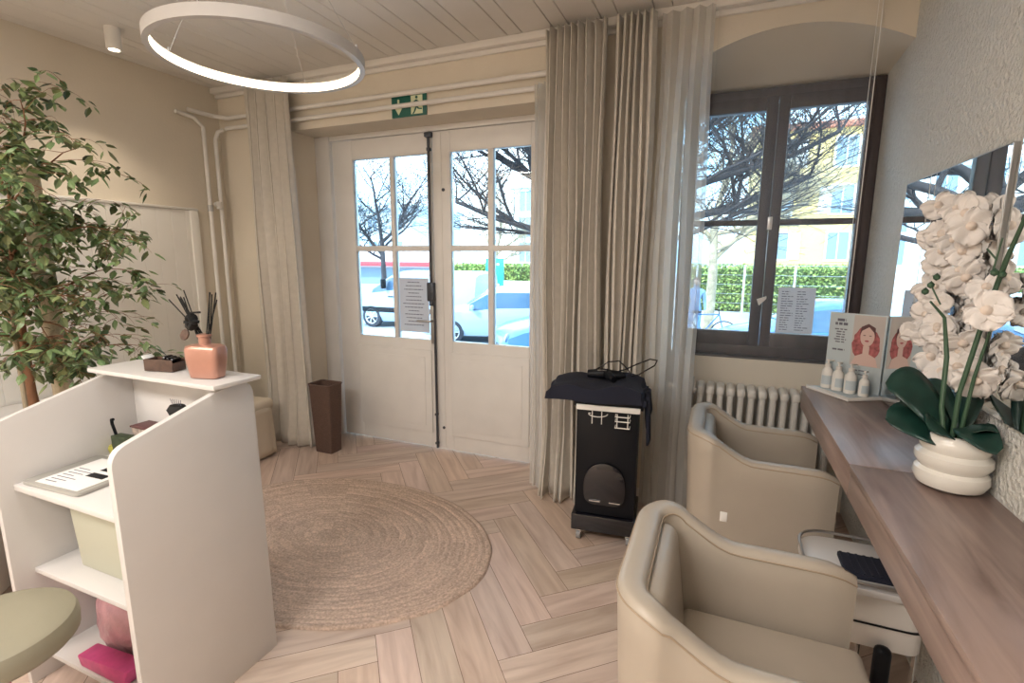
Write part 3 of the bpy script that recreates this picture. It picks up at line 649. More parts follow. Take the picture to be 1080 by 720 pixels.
b = MB(); b.tube([(-.60, 2.69, .985), (-.55, 2.685, .99)], .003, 6); o = b.build('switch', 'steel', t)

# ------------------------------------------------------------------ salon chairs
def salon_chair(lbl, loc, rz=0):
    t = thing('salon_chair', lbl, 'chair', loc, rz, None)
    Wd = .285
    # plan path of the U : arm front (+y) -> back -> arm front (-y)
    path = []
    for k in range(15): path.append((.355-.465*k/14, Wd, 0))
    for k in range(1, 12): a = R(90*k/12); path.append((-.11-.12*math.sin(a), Wd-.12+.12*math.cos(a), 1))
    for k in range(0, 15): path.append((-.23, (Wd-.12)*(1-2*k/14), 2))
    for k in range(1, 12): a = R(90*(1-k/12)); path.append((-.11-.12*math.sin(a), -(Wd-.12+.12*math.cos(a)), 1))
    for k in range(15): path.append((-.11+.465*k/14, -Wd, 0))
    P = [Vector((p[0], p[1])) for p in path]; n = len(P)
    def top(x):
        u = min(1, max(0, (x+.19)/.23)); u = u*u*(3-2*u); return .832*(1-u)+.732*u
    b = MB(); pipes = [[], []]
    def nrm(i):
        d = (P[min(i+1, n-1)]-P[max(i-1, 0)]).normalized(); return Vector((d.y, -d.x))*-1
    def sec(i):
        p = P[i]; N = nrm(i)
        if (p+N*.01).length < p.length and p.x < .3: pass
        h = top(p.x); back = p.x < -.12; th = .062 if not back else .072
        e = 0
        if i < 3: e = (.028, .010, .002)[i]
        if i > n-4: e = (.028, .010, .002)[n-1-i]
        h -= e; lean = .045*(1 if back else .35)
        rows = []
        for (o, z) in ((0, .33), (.0, .45), (0, h-.10), (0, h-.018), (.008, h-.005), (.02, h), (th-.02, h), (th-.008, h-.005), (th, h-.02), (th, h-.10), (th*.9, .45), (th*.9, .33)):
            oo = o+e*.6*(1 if o < th/2 else -1)-lean*(z-.4)
            q = p-OUT(i)*oo; rows.append((q.x, q.y, z))
        return rows
    def OUT(i):
        d = (P[min(i+1, n-1)]-P[max(i-1, 0)]).normalized(); o = Vector((d.y, -d.x))
        if o.dot(P[i]-Vector((.15, 0))) < 0: o = -o
        if abs(P[i].y) > Wd-.001: o = Vector((0, math.copysign(1, P[i].y)))
        return o
    S = [sec(i) for i in range(n)]
    V = b.grid(lambda i, j: S[i][j], n, 12, cv=True); b.bm.faces.new(V[0]); b.bm.faces.new(V[-1])
    sh = b.build('upholstered_shell', 'leather', t, world=False, smooth=50)
    for j in (3, 8):
        b = MB(); b.tube([S[i][j] for i in range(n)], .0026, 6); b.build('piping', 'piping', sh, world=False)
    # inner back cushion
    b = MB(); b.box(-.06, .06, -.205, .205, 0, .345, bev=.04, seg=4, mtx=Matrix.Translation((-.150, 0, .455)) @ Matrix.Rotation(R(-7), 4, 'Y')); b.build('back_cushion', 'leather', t, world=False)
    b = MB(); b.box(-.105, .375, -.218, .218, .385, .515, bev=.025, seg=4); b.build('seat', 'leather', t, world=False)
    b = MB(); b.box(-.20, .30, -.25, .25, .315, .385, bev=.01); b.build('seat_base', 'black', t, world=False)
    b = MB(); b.tube([(.07, 0, .03), (.07, 0, .32)], .035, 20); b.build('column', 'chrome', t, world=False)
    b = MB(); b.lathe([(0, 0), (.24, 0), (.245, .008), (.23, .014), (.05, .03), (0, .03)], (.07, 0, 0), 48); b.build('base', 'chrome', t, world=False)
    b = MB(); b.box(-.225, -.222+.001, -Wd-.001, -Wd, 0, 0) if False else b.box(-.085, -.055, -Wd-.004, -Wd+.004, .44, .485, bev=.001); o = b.build('brand_tag', 'bottle', t, world=False); o['label'] = 'small white tag'
    return t
salon_chair('nearest beige leather tub chair with seat visible, at the lower right', (.06, 1.32, 0), 0)
salon_chair('farther beige leather tub chair in front of the radiator', (.15, 2.57, 0), 0)

# ------------------------------------------------------------------ counter
ZT = .90
def counter(lbl, y0, y1):
    t = thing('counter_unit', lbl, 'counter', (.62, (y0+y1)/2, .8))
    b = MB(); b.box(.452, XR-.002, y0, y1, ZT-.022, ZT, bev=.0015); b.build('worktop', 'counter', t)
    b = MB(); b.box(.475, XR-.002, y0+.003, y1-.003, ZT-.115, ZT-.024, bev=.0015); b.build('carcass', 'counter', t)
    b = MB(); b.box(.456, .474, y0+.002, y1-.002, ZT-.117, ZT-.028, bev=.0015); b.build('drawer_front', 'counter', t)
    return t
counter('far walnut wall counter with bottles and mirror', 1.966, 3.135)
counter('near walnut wall counter carrying the orchid pot', .12, 1.961)
# mirrors
def mirror(lbl, y0, y1, zb=ZT):
    t = thing('wall_mirror', lbl, 'mirror', (XR, (y0+y1)/2, ZT))
    b = MB(); b.box(XR-.016, XR-.0015, y0, y1, zb+.003, 1.95, bev=.001); b.build('backing', 'steel', t)
    b = MB(); b.box(XR-.0175, XR-.0162, y0+.004, y1-.004, zb+.006, 1.946); b.build('glass', 'mirror', t)
mirror('frameless mirror reflecting the window, standing on the far counter', 2.035, 2.995)
mirror('frameless mirror behind the orchid at the right edge', .95, 1.985, 1.13)

# ------------------------------------------------------------------ bottles, tray, poster
t = thing('product_tray', 'white triangular display tray under the bottles on the counter end', 'tray', (.64, 3.0, ZT))
b = MB(); b.prism([(.475, 3.125), (.79, 3.125), (.79, 2.955), (.765, 2.945), (.62, 2.86), (.47, 3.09)], 'z', ZT+.001, ZT+.013, bev=.002); b.build('tray', 'white', t)
b = MB(); b.prism([(.51, 3.11), (.78, 3.11), (.78, 2.98), (.63, 2.895)], 'z', ZT+.0135, ZT+.0145); b.build('inlay', 'label', t)
def pump(lbl, x, y, s):
    t = thing('pump_bottle', lbl, 'bottle', (x, y, ZT+.015), random.uniform(0, 1), 'white bottles on the display tray')
    b = MB(); b.lathe([(0, 0), (.026, 0), (.029, .004), (.029, .085), (.026, .10), (.012, .118), (.012, .126), (0, .126)], n=28, sx=s, sy=s, mtx=Matrix.Scale(s, 4, (0, 0, 1))); b.build('body', 'bottle', t, world=False)
    b = MB(); b.lathe([(0, .120), (.0145, .120), (.0145, .136), (.006, .138), (.005, .152), (.010, .153), (.010, .160), (0, .161)], n=20, mtx=Matrix.Scale(s, 4)); b.tube([(0, 0, .157*s), (.03*s, 0, .155*s), (.034*s, 0, .149*s)], .0035); b.build('pump', 'white', t, world=False)
    b = MB()
    def f(i, j): th = R(-70)+R(140)*i/12+PI; return (.0294*s*math.cos(th+1.2), .0294*s*math.sin(th+1.2), (.022+.05*j)*s)
    b.grid(f, 13, 2); b.build('label', 'label', t, world=False)
pump('leftmost white pump bottle on the tray at the counter end', .562, 3.088, .96)
pump('second white pump bottle from the counter end, left of centre', .603, 3.040, .94)
pump('third white pump bottle, just left of the smallest one', .650, 2.995, .96)
pump('smallest white bottle, rightmost on the tray beside the mirror', .702, 2.955, .80)

t = thing('advert_card', 'pale blue advertising card showing a red-haired woman behind the bottles', 'sign', (.66, 3.06, ZT+.014))
p0 = Vector((.555, 3.130)); p1 = Vector((.778, 2.998)); d = (p1-p0); wL = d.length; ang = math.atan2(d.y, d.x); zb = ZT+.016
TM = Matrix.Translation((p0.x, p0.y, zb)) @ Matrix.Rotation(ang, 4, 'Z')
H = .405
b = MB(); b.box(0, wL, 0, .004, 0, H, bev=.0008, mtx=TM); b.build('card', 'poster', t)
b = MB(); b.box(wL*.44, wL*.97, -.001, 0, H*.34, H*.985, mtx=TM); pc = b.build('portrait_panel', 'posterpic', t)
def ell(cx, cz, rx, rz, y0, y1, n=24, wob=0, seed=0):
    rd = random.Random(seed); return [(cx+rx*math.cos(2*PI*k/n)*(1+wob*rd.uniform(-1, 1)), cz+rz*math.sin(2*PI*k/n)*(1+wob*rd.uniform(-1, 1))) for k in range(n)]
cx = wL*.70
b = MB(); b.prism(ell(cx-.002, H*.62, wL*.235, H*.23, 0, 0, 26, .10, 3), 'y', -.002, -.001, mtx=TM); b.build('portrait_hair', 'hair', pc)
b = MB(); b.prism([(cx-.062, H*.345), (cx-.045, H*.46), (cx-.014, H*.50), (cx-.014, H*.6), (cx+.014, H*.6), (cx+.014, H*.50), (cx+.045, H*.46), (cx+.058, H*.345)], 'y', -.0028, -.002, mtx=TM); b.prism(ell(cx, H*.72, .031, .050, 0, 0), 'y', -.0035, -.0028, mtx=TM); b.build('portrait_skin', 'skin', pc)
b = MB(); b.prism([(cx-.036, H*.72), (cx-.030, H*.84), (cx, H*.885), (cx+.032, H*.84), (cx+.037, H*.70), (cx+.028, H*.78), (cx+.004, H*.845), (cx-.026, H*.79)], 'y', -.0042, -.0036, mtx=TM)
for s in (-1, 1): b.prism(ell(cx+s*.013, H*.735, .006, .0022, 0, 0, 10), 'y', -.0042, -.0036, mtx=TM)
b.build('portrait_brow', 'brown', pc)
b = MB(); b.prism(ell(cx, H*.665, .010, .0045, 0, 0, 12), 'y', -.0042, -.0036, mtx=TM); b.build('portrait_lips', 'lips', pc)
greek(t, wL*.08, wL*.40, H*.83, H*.93, -.0002, 2, h=.014, seed=8, mtx=TM, center=True)
greek(t, wL*.06, wL*.42, H*.60, H*.80, -.0002, 6, h=.006, seed=9, mtx=TM, center=True)
greek(t, wL*.06, wL*.40, H*.48, H*.55, -.0002, 1, h=.009, seed=10, mtx=TM, center=True)
greek(t, wL*.5, wL*.9, H*.2, H*.3, -.0002, 2, h=.005, seed=11, mtx=TM)

# ------------------------------------------------------------------ orchid
OX, OY = .668, 2.02-.06
t = thing('potted_orchid', 'tall white artificial orchid in a ribbed white pot on the counter', 'plant', (.665, 1.86, ZT))
px, py = .700, 1.885
b = MB(); b.lathe([(0, .0), (.066, .0), (.084, .010), (.095, .034), (.092, .054), (.081, .064), (.084, .067), (.096, .088), (.095, .106), (.082, .119), (.084, .122), (.090, .140), (.086, .158), (.074, .172), (.066, .174), (.060, .165), (.06, .145), (0, .145)], (px, py, ZT+.001), 56); b.build('pot', 'ceramic', t)
b = MB(); b.lathe([(0, .150), (.059, .150), (0, .153)], (px, py, ZT), 24); b.build('moss', 'soil', t)
def oleaf(az, ln, w, rise, droop, z=1.05, r0=.015, pw=.55, tilt=0):
    b = MB(); n = 16
    def f(i, j):
        s = i/(n-1); wd = w*math.sin(PI*min(1, (s*.93+.07)))**pw; k = (j-3)/3
        rr = r0+ln*s*(1-.12*s); zz = z+rise*math.sin(s*PI*.55)-droop*s*s+.15*wd*abs(k)**1.5+tilt*k*wd
        c, sn = math.cos(az), math.sin(az); return (min(px+c*rr-sn*k*wd, .775), py+sn*rr+c*k*wd, zz)
    b.grid(f, n, 7); b.build('leaf', 'oleaf', t, solid=.003, smooth=60)
oleaf(R(160), .20, .058, .15, .02, 1.07, tilt=-.9); oleaf(R(186), .20, .055, .06, .01, 1.05, tilt=-.8); oleaf(R(-65), .125, .062, .015, .055, 1.095, tilt=.2); oleaf(R(212), .10, .045, .05, .02, 1.06, tilt=-.6)
oleaf(R(80), .24, .075, .12, .01, 1.06, tilt=-.9); oleaf(R(-30), .09, .055, .06, .02, 1.06); oleaf(R(120), .2, .06, .13, .03, 1.05, tilt=-.9)
stems = [[(px-.01, py, 1.03), (px-.005, py+.01, 1.2), (px+.02, py-.0, 1.42), (px+.05, py+.0, 1.60), (px+.06, py-.04, 1.72), (px+.05, py-.10, 1.78)],
         [(px-.03, py-.01, 1.03), (px-.04, py+.02, 1.15), (px-.035, py+.05, 1.30), (px-.045, py+.08, 1.42), (px-.09, py+.07, 1.47)],
         [(px+.01, py+.01, 1.03), (px+.02, py, 1.25), (px+.04, py-.03, 1.48)]]
for s in stems: b = MB(); b.tube(s, [.007]*(len(s)-2)+[.005, .003], 8); b.build('stem', 'stemg', t)
def flower(p, look, s, roll=0):
    Z = (Vector(look)).normalized(); X = Z.orthogonal().normalized(); Y = Z.cross(X); X2 = X*math.cos(roll)+Y*math.sin(roll); Y2 = Z.cross(X2)
    mt = Matrix((X2, Y2, Z)).transposed().to_4x4(); mt.translation = Vector(p)
    b = MB(); specs = [(90, .056, .025), (210, .054, .023), (330, .054, .023), (150, .056, .038), (30, .056, .038)]
    for a, ln, w in specs:
        a = R(a); ln *= s; w *= s; cup = random.uniform(-.1, .35)
        def f(i, j):
            u = i/7; k = (j-3)/3; wd = w*(math.sin(PI*(u*.9+.08))**.6); x = ln*u; zz = .012*s*u-cup*ln*u*u+.25*wd*abs(k)+.09*ln*math.sin(u*8+k*5+a)*u+(.003 if w > .03*s else 0)
            y = k*wd; return mt @ Vector((x*math.cos(a)-y*math.sin(a), x*math.sin(a)+y*math.cos(a), zz))
        b.grid(f, 8, 7)
    for v_ in b.bm.verts: v_.co.x = min(v_.co.x, .778)
    o = b.build('flower', 'petal', t, solid=.0012, smooth=60)
    b = MB(); b.lathe([(0, 0), (.010*s, .004*s), (.013*s, .012*s), (.006*s, .02*s), (0, .022*s)], mtx=mt, n=10); b.build('lip', 'lip', o)
rd = random.Random(5)
cam = Vector((0, 0, 1.6))
fl_px = [(1052, 222, 1.75), (1075, 235, 1.7), (1030, 250, 1.85), (1062, 262, 1.75), (1022, 283, 1.8), (1050, 300, 1.6), (1078, 290, 1.7), (1040, 325, 1.5), (1072, 325, 1.6), (1010, 318, 2.0), (1000, 345, 2.0), (1025, 358, 1.75), (1055, 360, 1.7), (1078, 370, 1.7), (1015, 385, 1.75), (1045, 392, 1.65), (1068, 400, 1.6), (1038, 405, 1.8), (1000, 352, 2.1), (1078, 262, 1.9), (1078, 215, 1.8), (1033, 300, 1.95), (1078, 345, 1.85), (1058, 340, 1.95), (992, 350, 2.2), (1018, 262, 2.0), (1045, 275, 2.0), (1060, 200+12, 1.95), (1070, 245, 2.0), (1012, 300, 2.1), (1068, 305, 2.0), (1035, 345, 1.9), (1000, 330, 2.1), (1065, 380, 1.9), (1030, 375, 2.0), (1078, 395, 1.8), (1052, 245, 1.9), (1025, 232+10, 2.0)]
FV = Vector((-math.sin(R(22.51))*math.cos(R(9.52)), math.cos(R(22.51))*math.cos(R(9.52)), -math.sin(R(9.52)))); RV = Vector((math.cos(R(22.51)), math.sin(R(22.51)), 0)); UV_ = RV.cross(FV)
blooms = [(.723, 1.716, 1.736), (.733, 1.674, 1.713), (.702, 1.804, 1.670), (.716, 1.717, 1.643), (.69, 1.77, 1.61), (.672, 1.64, 1.55), (.70, 1.66, 1.58), (.66, 1.60, 1.49), (.705, 1.63, 1.49), (.655, 1.90, 1.53)]
for (u, v, dist) in fl_px:
    # measured spots of the blossoms around the stems, each at its own depth
    d = FV+RV*((u-540)/528.46)-UV_*((v-360)/528.46); p = cam+d*(dist*.9 if dist > 1.95 else dist*.93)
    p.x = min(p.x, .735); look = Vector((-.5+rd.uniform(-.4, .4), -.85+rd.uniform(-.3, .3), rd.uniform(-.35, .25)))
    flower(p, look, rd.uniform(.85, 1.15), rd.uniform(-.5, .5))
for p in ((px-.085, py+.1, 1.52), (px-.07, py+.11, 1.545), (px-.10, py+.09, 1.50), (px+.005, py-.06, 1.565), (px+.018, py-.07, 1.56)):
    b = MB(); b.lathe([(0, -.012), (.009, -.006), (.010, .003), (0, .013)], p, 10); b.build('bud', 'stemg', t)
for q_ in ([(px+.0, py-.06, 1.56), (px+.01, py-.06, 1.66)], [(px+.005, py-.06, 1.60), (px-.02, py-.06, 1.63)], [(px-.085, py+.1, 1.52), (px-.06, py+.08, 1.46)]): b = MB(); b.tube(q_, .0025); b.build('flower_stalk', 'stemg', t)

# ------------------------------------------------------------------ manicure trolley between chair and counter
t = thing('nail_cart', 'white side cart with black woven pad and chrome rods under the counter', 'cart', (.55, 1.98, 0))
b = MB(); b.prism(rounded([(.34, 1.83), (.74, 1.83), (.74, 2.15), (.34, 2.15)], .12, 8), 'z', .50, .525, bev=.004); b.build('tray', 'desk', t)
b = MB(); pth = rounded([(.34, 1.83), (.74, 1.83), (.74, 2.15), (.34, 2.15)], .12, 8); b.tube([(x, y, .545) for x, y in pth], .006, 6, closed=True); b.build('rim', 'steel', t)
b = MB(); b.box(.46, .68, 1.88, 2.02, .526, .545, bev=.004)
for k in range(9): b.box(.465+k*.024, .473+k*.024, 1.885, 2.015, .545, .548)
b.build('woven_pad', 'navy', t)
b = MB(); b.prism(rounded([(.42, 1.86), (.70, 1.86), (.70, 2.12), (.42, 2.12)], .06, 6), 'z', .30, .50, bev=.004); b.build('body', 'white', t)
b = MB(); b.prism(rounded([(.415, 1.855), (.705, 1.855), (.705, 2.125), (.415, 2.125)], .06, 6), 'z', .385, .390); b.build('seam', 'black', t)
for x, y in ((.44, 1.88), (.68, 1.88), (.44, 2.10), (.68, 2.10), (.52, 1.875), (.60, 1.875)): b = MB(); b.tube([(x, y, .0), (x, y, .32)], .007, 8); b.build('rod', 'chrome', t)
b = MB(); b.box(.55, .60, 1.80, 1.845, .16, .34, bev=.02, seg=3); b.tube([(.575, 1.82, .17), (.60, 1.80, .05), (.62, 1.80, .005)], .003); tag(b.build('hair_dryer', 'black', origin=(.57, 1.82, .16)), 'black handheld tool hanging below the side cart', 'hair tool')

# ------------------------------------------------------------------ lamps
RC = Vector((-2.05, 1.885, 2.495)); RR = .438
t = thing('ring_pendant', 'large white ring pendant lamp with glowing inner face', 'lamp', (RC.x, RC.y, 2.5))
n = 96
b = MB(); cs = [(RR+.022, 0), (RR+.022, .048), (RR-.004, .048), (RR-.004, .045), (RR+.010, .045), (RR+.010, .003), (RR-.004, .003), (RR-.004, 0)]
b.grid(lambda i, j: (RC.x+cs[j][0]*math.cos(2*PI*i/n), RC.y+cs[j][0]*math.sin(2*PI*i/n), RC.z+cs[j][1]), n, 8, cu=True, cv=True); b.build('ring_housing', 'ringwhite', t)
b = MB(); b.grid(lambda i, j: (RC.x+(RR+.001)*math.cos(2*PI*i/n), RC.y+(RR+.001)*math.sin(2*PI*i/n), RC.z+.004+.040*j), n, 2, cu=True); b.build('light_strip', 'led', t)
for a in (20, 110, 200, 290):
    b = MB(); x, y = RC.x+(RR+.01)*math.cos(R(a)), RC.y+(RR+.01)*math.sin(R(a)); b.tube([(x, y, RC.z+.046), (RC.x+.45*(x-RC.x), RC.y+.45*(y-RC.y), ZC)], .0014, 5); b.tube([(x, y, RC.z+.04), (x, y, RC.z+.07)], .005, 8); b.build('wire', 'steel', t)
b = MB(); b.lathe([(0, -.03), (.24, -.03), (.25, -.024), (.25, 0), (0, 0)], (RC.x, RC.y, ZC-.001), 48); b.build('canopy', 'ringwhite', t)
def spot(lbl, x, y, power):
    t = thing('ceiling_spot', lbl, 'ceiling light', (x, y, ZC-.13))
    b = MB(); b.lathe([(.030, 0), (.042, 0), (.042, .128), (0, .128), (0, .06), (.030, .04), (.030, 0)], (x, y, ZC-.129), 28); b.build('housing', 'white', t)
    b = MB(); b.lathe([(0, 0), (.030, 0)], (x, y, ZC-.118), 24); b.build('lens', 'spotled', t)
    l = bpy.data.lights.new('spot_light', 'SPOT'); l.energy = power; l.color = (1, .86, .68); l.spot_size = R(110); l.spot_blend = .8; l.shadow_soft_size = .04
    o = bpy.data.objects.new('spot_light', l); COL.objects.link(o); o.parent = t; o.location = (0, 0, .005)
spot('white cylindrical ceiling spot near the left wall above the ficus', -3.56, 2.15, 38)
spot('added white cylindrical fill spot above the desk, above the frame', -2.9, .55, 20)  # unseen spot, added as fill over the desk
spot('added white cylindrical fill spot behind the viewer on the right', -.3, .4, 30)  # another unseen spot, added to fill the right side
def panel(lbl, x, y, sx, sy, power, col=(1, .92, .82)):  # fill light with a frame, added out of view to brighten the room
    t = thing('fill_panel', lbl, 'ceiling light', (x, y, ZC-.02))
    b = MB(); b.box(x-sx/2-.02, x+sx/2+.02, y-sy/2-.02, y+sy/2+.02, ZC-.015, ZC-.0005, bev=.003); b.build('frame', 'white', t)
    l = bpy.data.lights.new('fill_light', 'AREA'); l.energy = power; l.color = col; l.shape = 'RECTANGLE'; l.size = sx; l.size_y = sy
    o = bpy.data.objects.new('fill_light', l); COL.objects.link(o); o.parent = t; o.location = (0, 0, .002)
panel('added flat fill light on the ceiling behind the viewer', -1.5, -1.2, 1.6, .8, 72, (1, .95, .90))
panel('added flat fill light on the ceiling at the back of the salon', -3.0, -1.2, .8, .8, 42, (1, .93, .85))
panel('added flat fill light on the ceiling over the viewer', -.9, .55, .6, .6, 9, (1, .95, .9))

# ------------------------------------------------------------------ ficus
def ficus():
    bx, by = -3.02, 1.33
    t = thing('ficus_tree', 'tall weeping ficus with braided brown stems left behind the desk', 'plant', (bx, by, 0))
    b = MB(); b.lathe([(0, 0), (.13, 0), (.15, .02), (.17, .30), (.18, .32), (.165, .32), (.155, .27), (0, .27)], (bx, by, 0), 36); b.build('pot', 'basket', t)
    b = MB(); b.lathe([(0, .28), (.154, .275)], (bx, by, 0), 24); b.build('soil', 'soil', t)
    b = MB(); b.tube([(bx+.045, by+.055, .27), (bx+.0, by+.05, 2.0)], .042, 14); o = b.build('support_pole', 'cork', t); o['label'] = 'tan cork-covered support pole'
    b = MB(); b.tube([(bx-.03, by-.08, .27), (bx-.14, by-.03, 1.6)], .011, 8); b.build('stake', 'bamboo', t)
    rd = random.Random(11); segs = []; leaves = []
    st = MB()
    def grow(p, d, ln, r, depth, sag):
        n = 6; pts = [p.copy()]; rs = [r]; q = p.copy(); dd = d.normalized()
        for k in range(n):
            dd = (dd+Vector((rd.uniform(-.16, .16), rd.uniform(-.16, .16), rd.uniform(-.10, .10)-sag*(k/n)))).normalized(); q = q+dd*ln/n; pts.append(q.copy()); rs.append(r*(1-.75*(k+1)/n))
        st.tube(pts, rs, 6 if depth < 2 else 4)
        if depth >= 2:
            for k in range(1, n+1):
                for s_ in range(1 if depth == 2 else 2):
                    leaves.append((pts[k]+Vector((rd.uniform(-.01, .01),)*3), (pts[k]-pts[k-1]).normalized()))
        if depth < 3:
            for k in range(2, n+1):
                m = 1
                for _ in range(m):
                    a = rd.uniform(0, 2*PI); side = Vector((math.cos(a), math.sin(a), rd.uniform(-.15, .5)))
                    grow(pts[k], dd*.5+side, ln*rd.uniform(.42, .62), max(.0016, rs[k]*.6), depth+1, sag+.10)
    trunks = [[(bx-.05, by-.02, .27), (bx-.08, by-.05, .75), (bx-.13, by-.02, 1.15), (bx-.2, by+.02, 1.5), (bx-.25, by, 1.8)],
              [(bx+.02, by-.04, .27), (bx-.0, by-.06, .8), (bx-.07, by-.03, 1.2), (bx-.12, by-.0, 1.6), (bx-.12, by+.03, 1.95)],
              [(bx-.0, by+.0, .27), (bx-.08, by-.02, .85), (bx-.2, by+.0, 1.25), (bx-.32, by-.05, 1.7)]]
    for tr in trunks:
        P = [Vector(p) for p in tr]; st.tube(P, [.022, .020, .017, .013, .008][:len(P)], 10)
        for k in range(1, len(P)-1):
            for q in (0, .33, .66):
                p = P[k].lerp(P[k+1], q)
                if p.z < 1.0: continue
                a = rd.uniform(0, 2*PI); tocam = rd.random() < .5
                if tocam: a = rd.uniform(-1.2, 1.0)
                d = Vector((math.cos(a), math.sin(a), rd.uniform(.2, 1.0))); grow(p, d, rd.uniform(.36, .54), .007, 1, .25)
    for (p, d, ln) in (((bx-.15, by, 1.8), (.75, .45, .75), .55), ((bx-.1, by, 1.6), (.9, .5, .5), .50), ((bx-.15, by+.02, 1.95), (.7, .3, .6), .50), ((bx-.1, by, 1.4), (1, .4, .35), .40), ((bx-.12, by, 1.15), (.9, .5, .15), .30), ((bx-.1, by, 1.9), (.2, -.2, 1), .45), ((bx-.06, by, 1.15), (1, .1, .3), .26)):
        grow(Vector(p), Vector(d), ln, .007, 1, .3)
    st.build('stem', 'bark', t, smooth=60)
    bm = bmesh.new(); cl = bm.loops.layers.float_color.new('tone')
    for (p, d) in leaves:
        if rd.random() < (.50 if p.z > 1.45 else .74) or p.x > bx+.66: continue
        a = rd.uniform(0, 2*PI); dirn = (d*.4+Vector((math.cos(a)*.8, math.sin(a)*.8, rd.uniform(-.9, .25)))).normalized()
        up = Vector((rd.uniform(-.5, .5), rd.uniform(-.5, .5), 1)); side = dirn.cross(up).normalized(); nn = side.cross(dirn)
        L_ = rd.uniform(.038, .070); w = L_*.26; p = p+dirn*.008
        vs = [p, p+dirn*L_*.3+side*w-nn*.003, p+dirn*L_*.62+side*w*.85-nn*.004, p+dirn*L_-nn*.008, p+dirn*L_*.62-side*w*.85-nn*.004, p+dirn*L_*.3-side*w-nn*.003]; mid = [p+dirn*L_*.32+nn*.003, p+dirn*L_*.62+nn*.001]
        V = [bm.verts.new(v) for v in vs]; Mi = [bm.verts.new(v) for v in mid]
        s = rd.uniform(.4, 1.9); y = rd.uniform(.85, 1.3); 
        for f in ((V[0], V[1], Mi[0]), (V[1], V[2], Mi[1], Mi[0]), (V[2], V[3], Mi[1]), (V[0], Mi[0], V[5]), (Mi[0], Mi[1], V[4], V[5]), (Mi[1], V[3], V[4])):
            F_ = bm.faces.new(f)
            for lp in F_.loops: lp[cl] = (s*y, s, s*.9, 1)
    bm.transform(Matrix.Translation((-bx, -by, 0))); me = bpy.data.meshes.new('foliage'); bm.to_mesh(me); bm.free(); me.materials.append(M['leaf']); o = bpy.data.objects.new('foliage', me); COL.objects.link(o); o.parent = t
    print('ficus leaves', len(leaves))
ficus()

# ------------------------------------------------------------------ outdoors
ZG = -.70
b = MB(); b.box(-60, 60, 6.2, 70, ZG-.2, ZG); struct(b.build('street_ground', 'road'))
b = MB(); b.box(-60, 60, 3.74, 6.2, ZG-.2, ZG+.12, bev=.01); b.box(-3.5, -.9, 3.58, 4.3, ZG+.1, -.03, bev=.01); struct(b.build('pavement_ground', 'pave'))
b = MB(); b.box(-9, XL-.12, 3.3, 3.74, ZG, 5); b.box(XR+.12, 6, 3.3, 3.74, ZG, 5); b.box(-9, 6, 3.3, 3.74, 3.3, 5); struct(b.build('facade_wall', 'wall'))

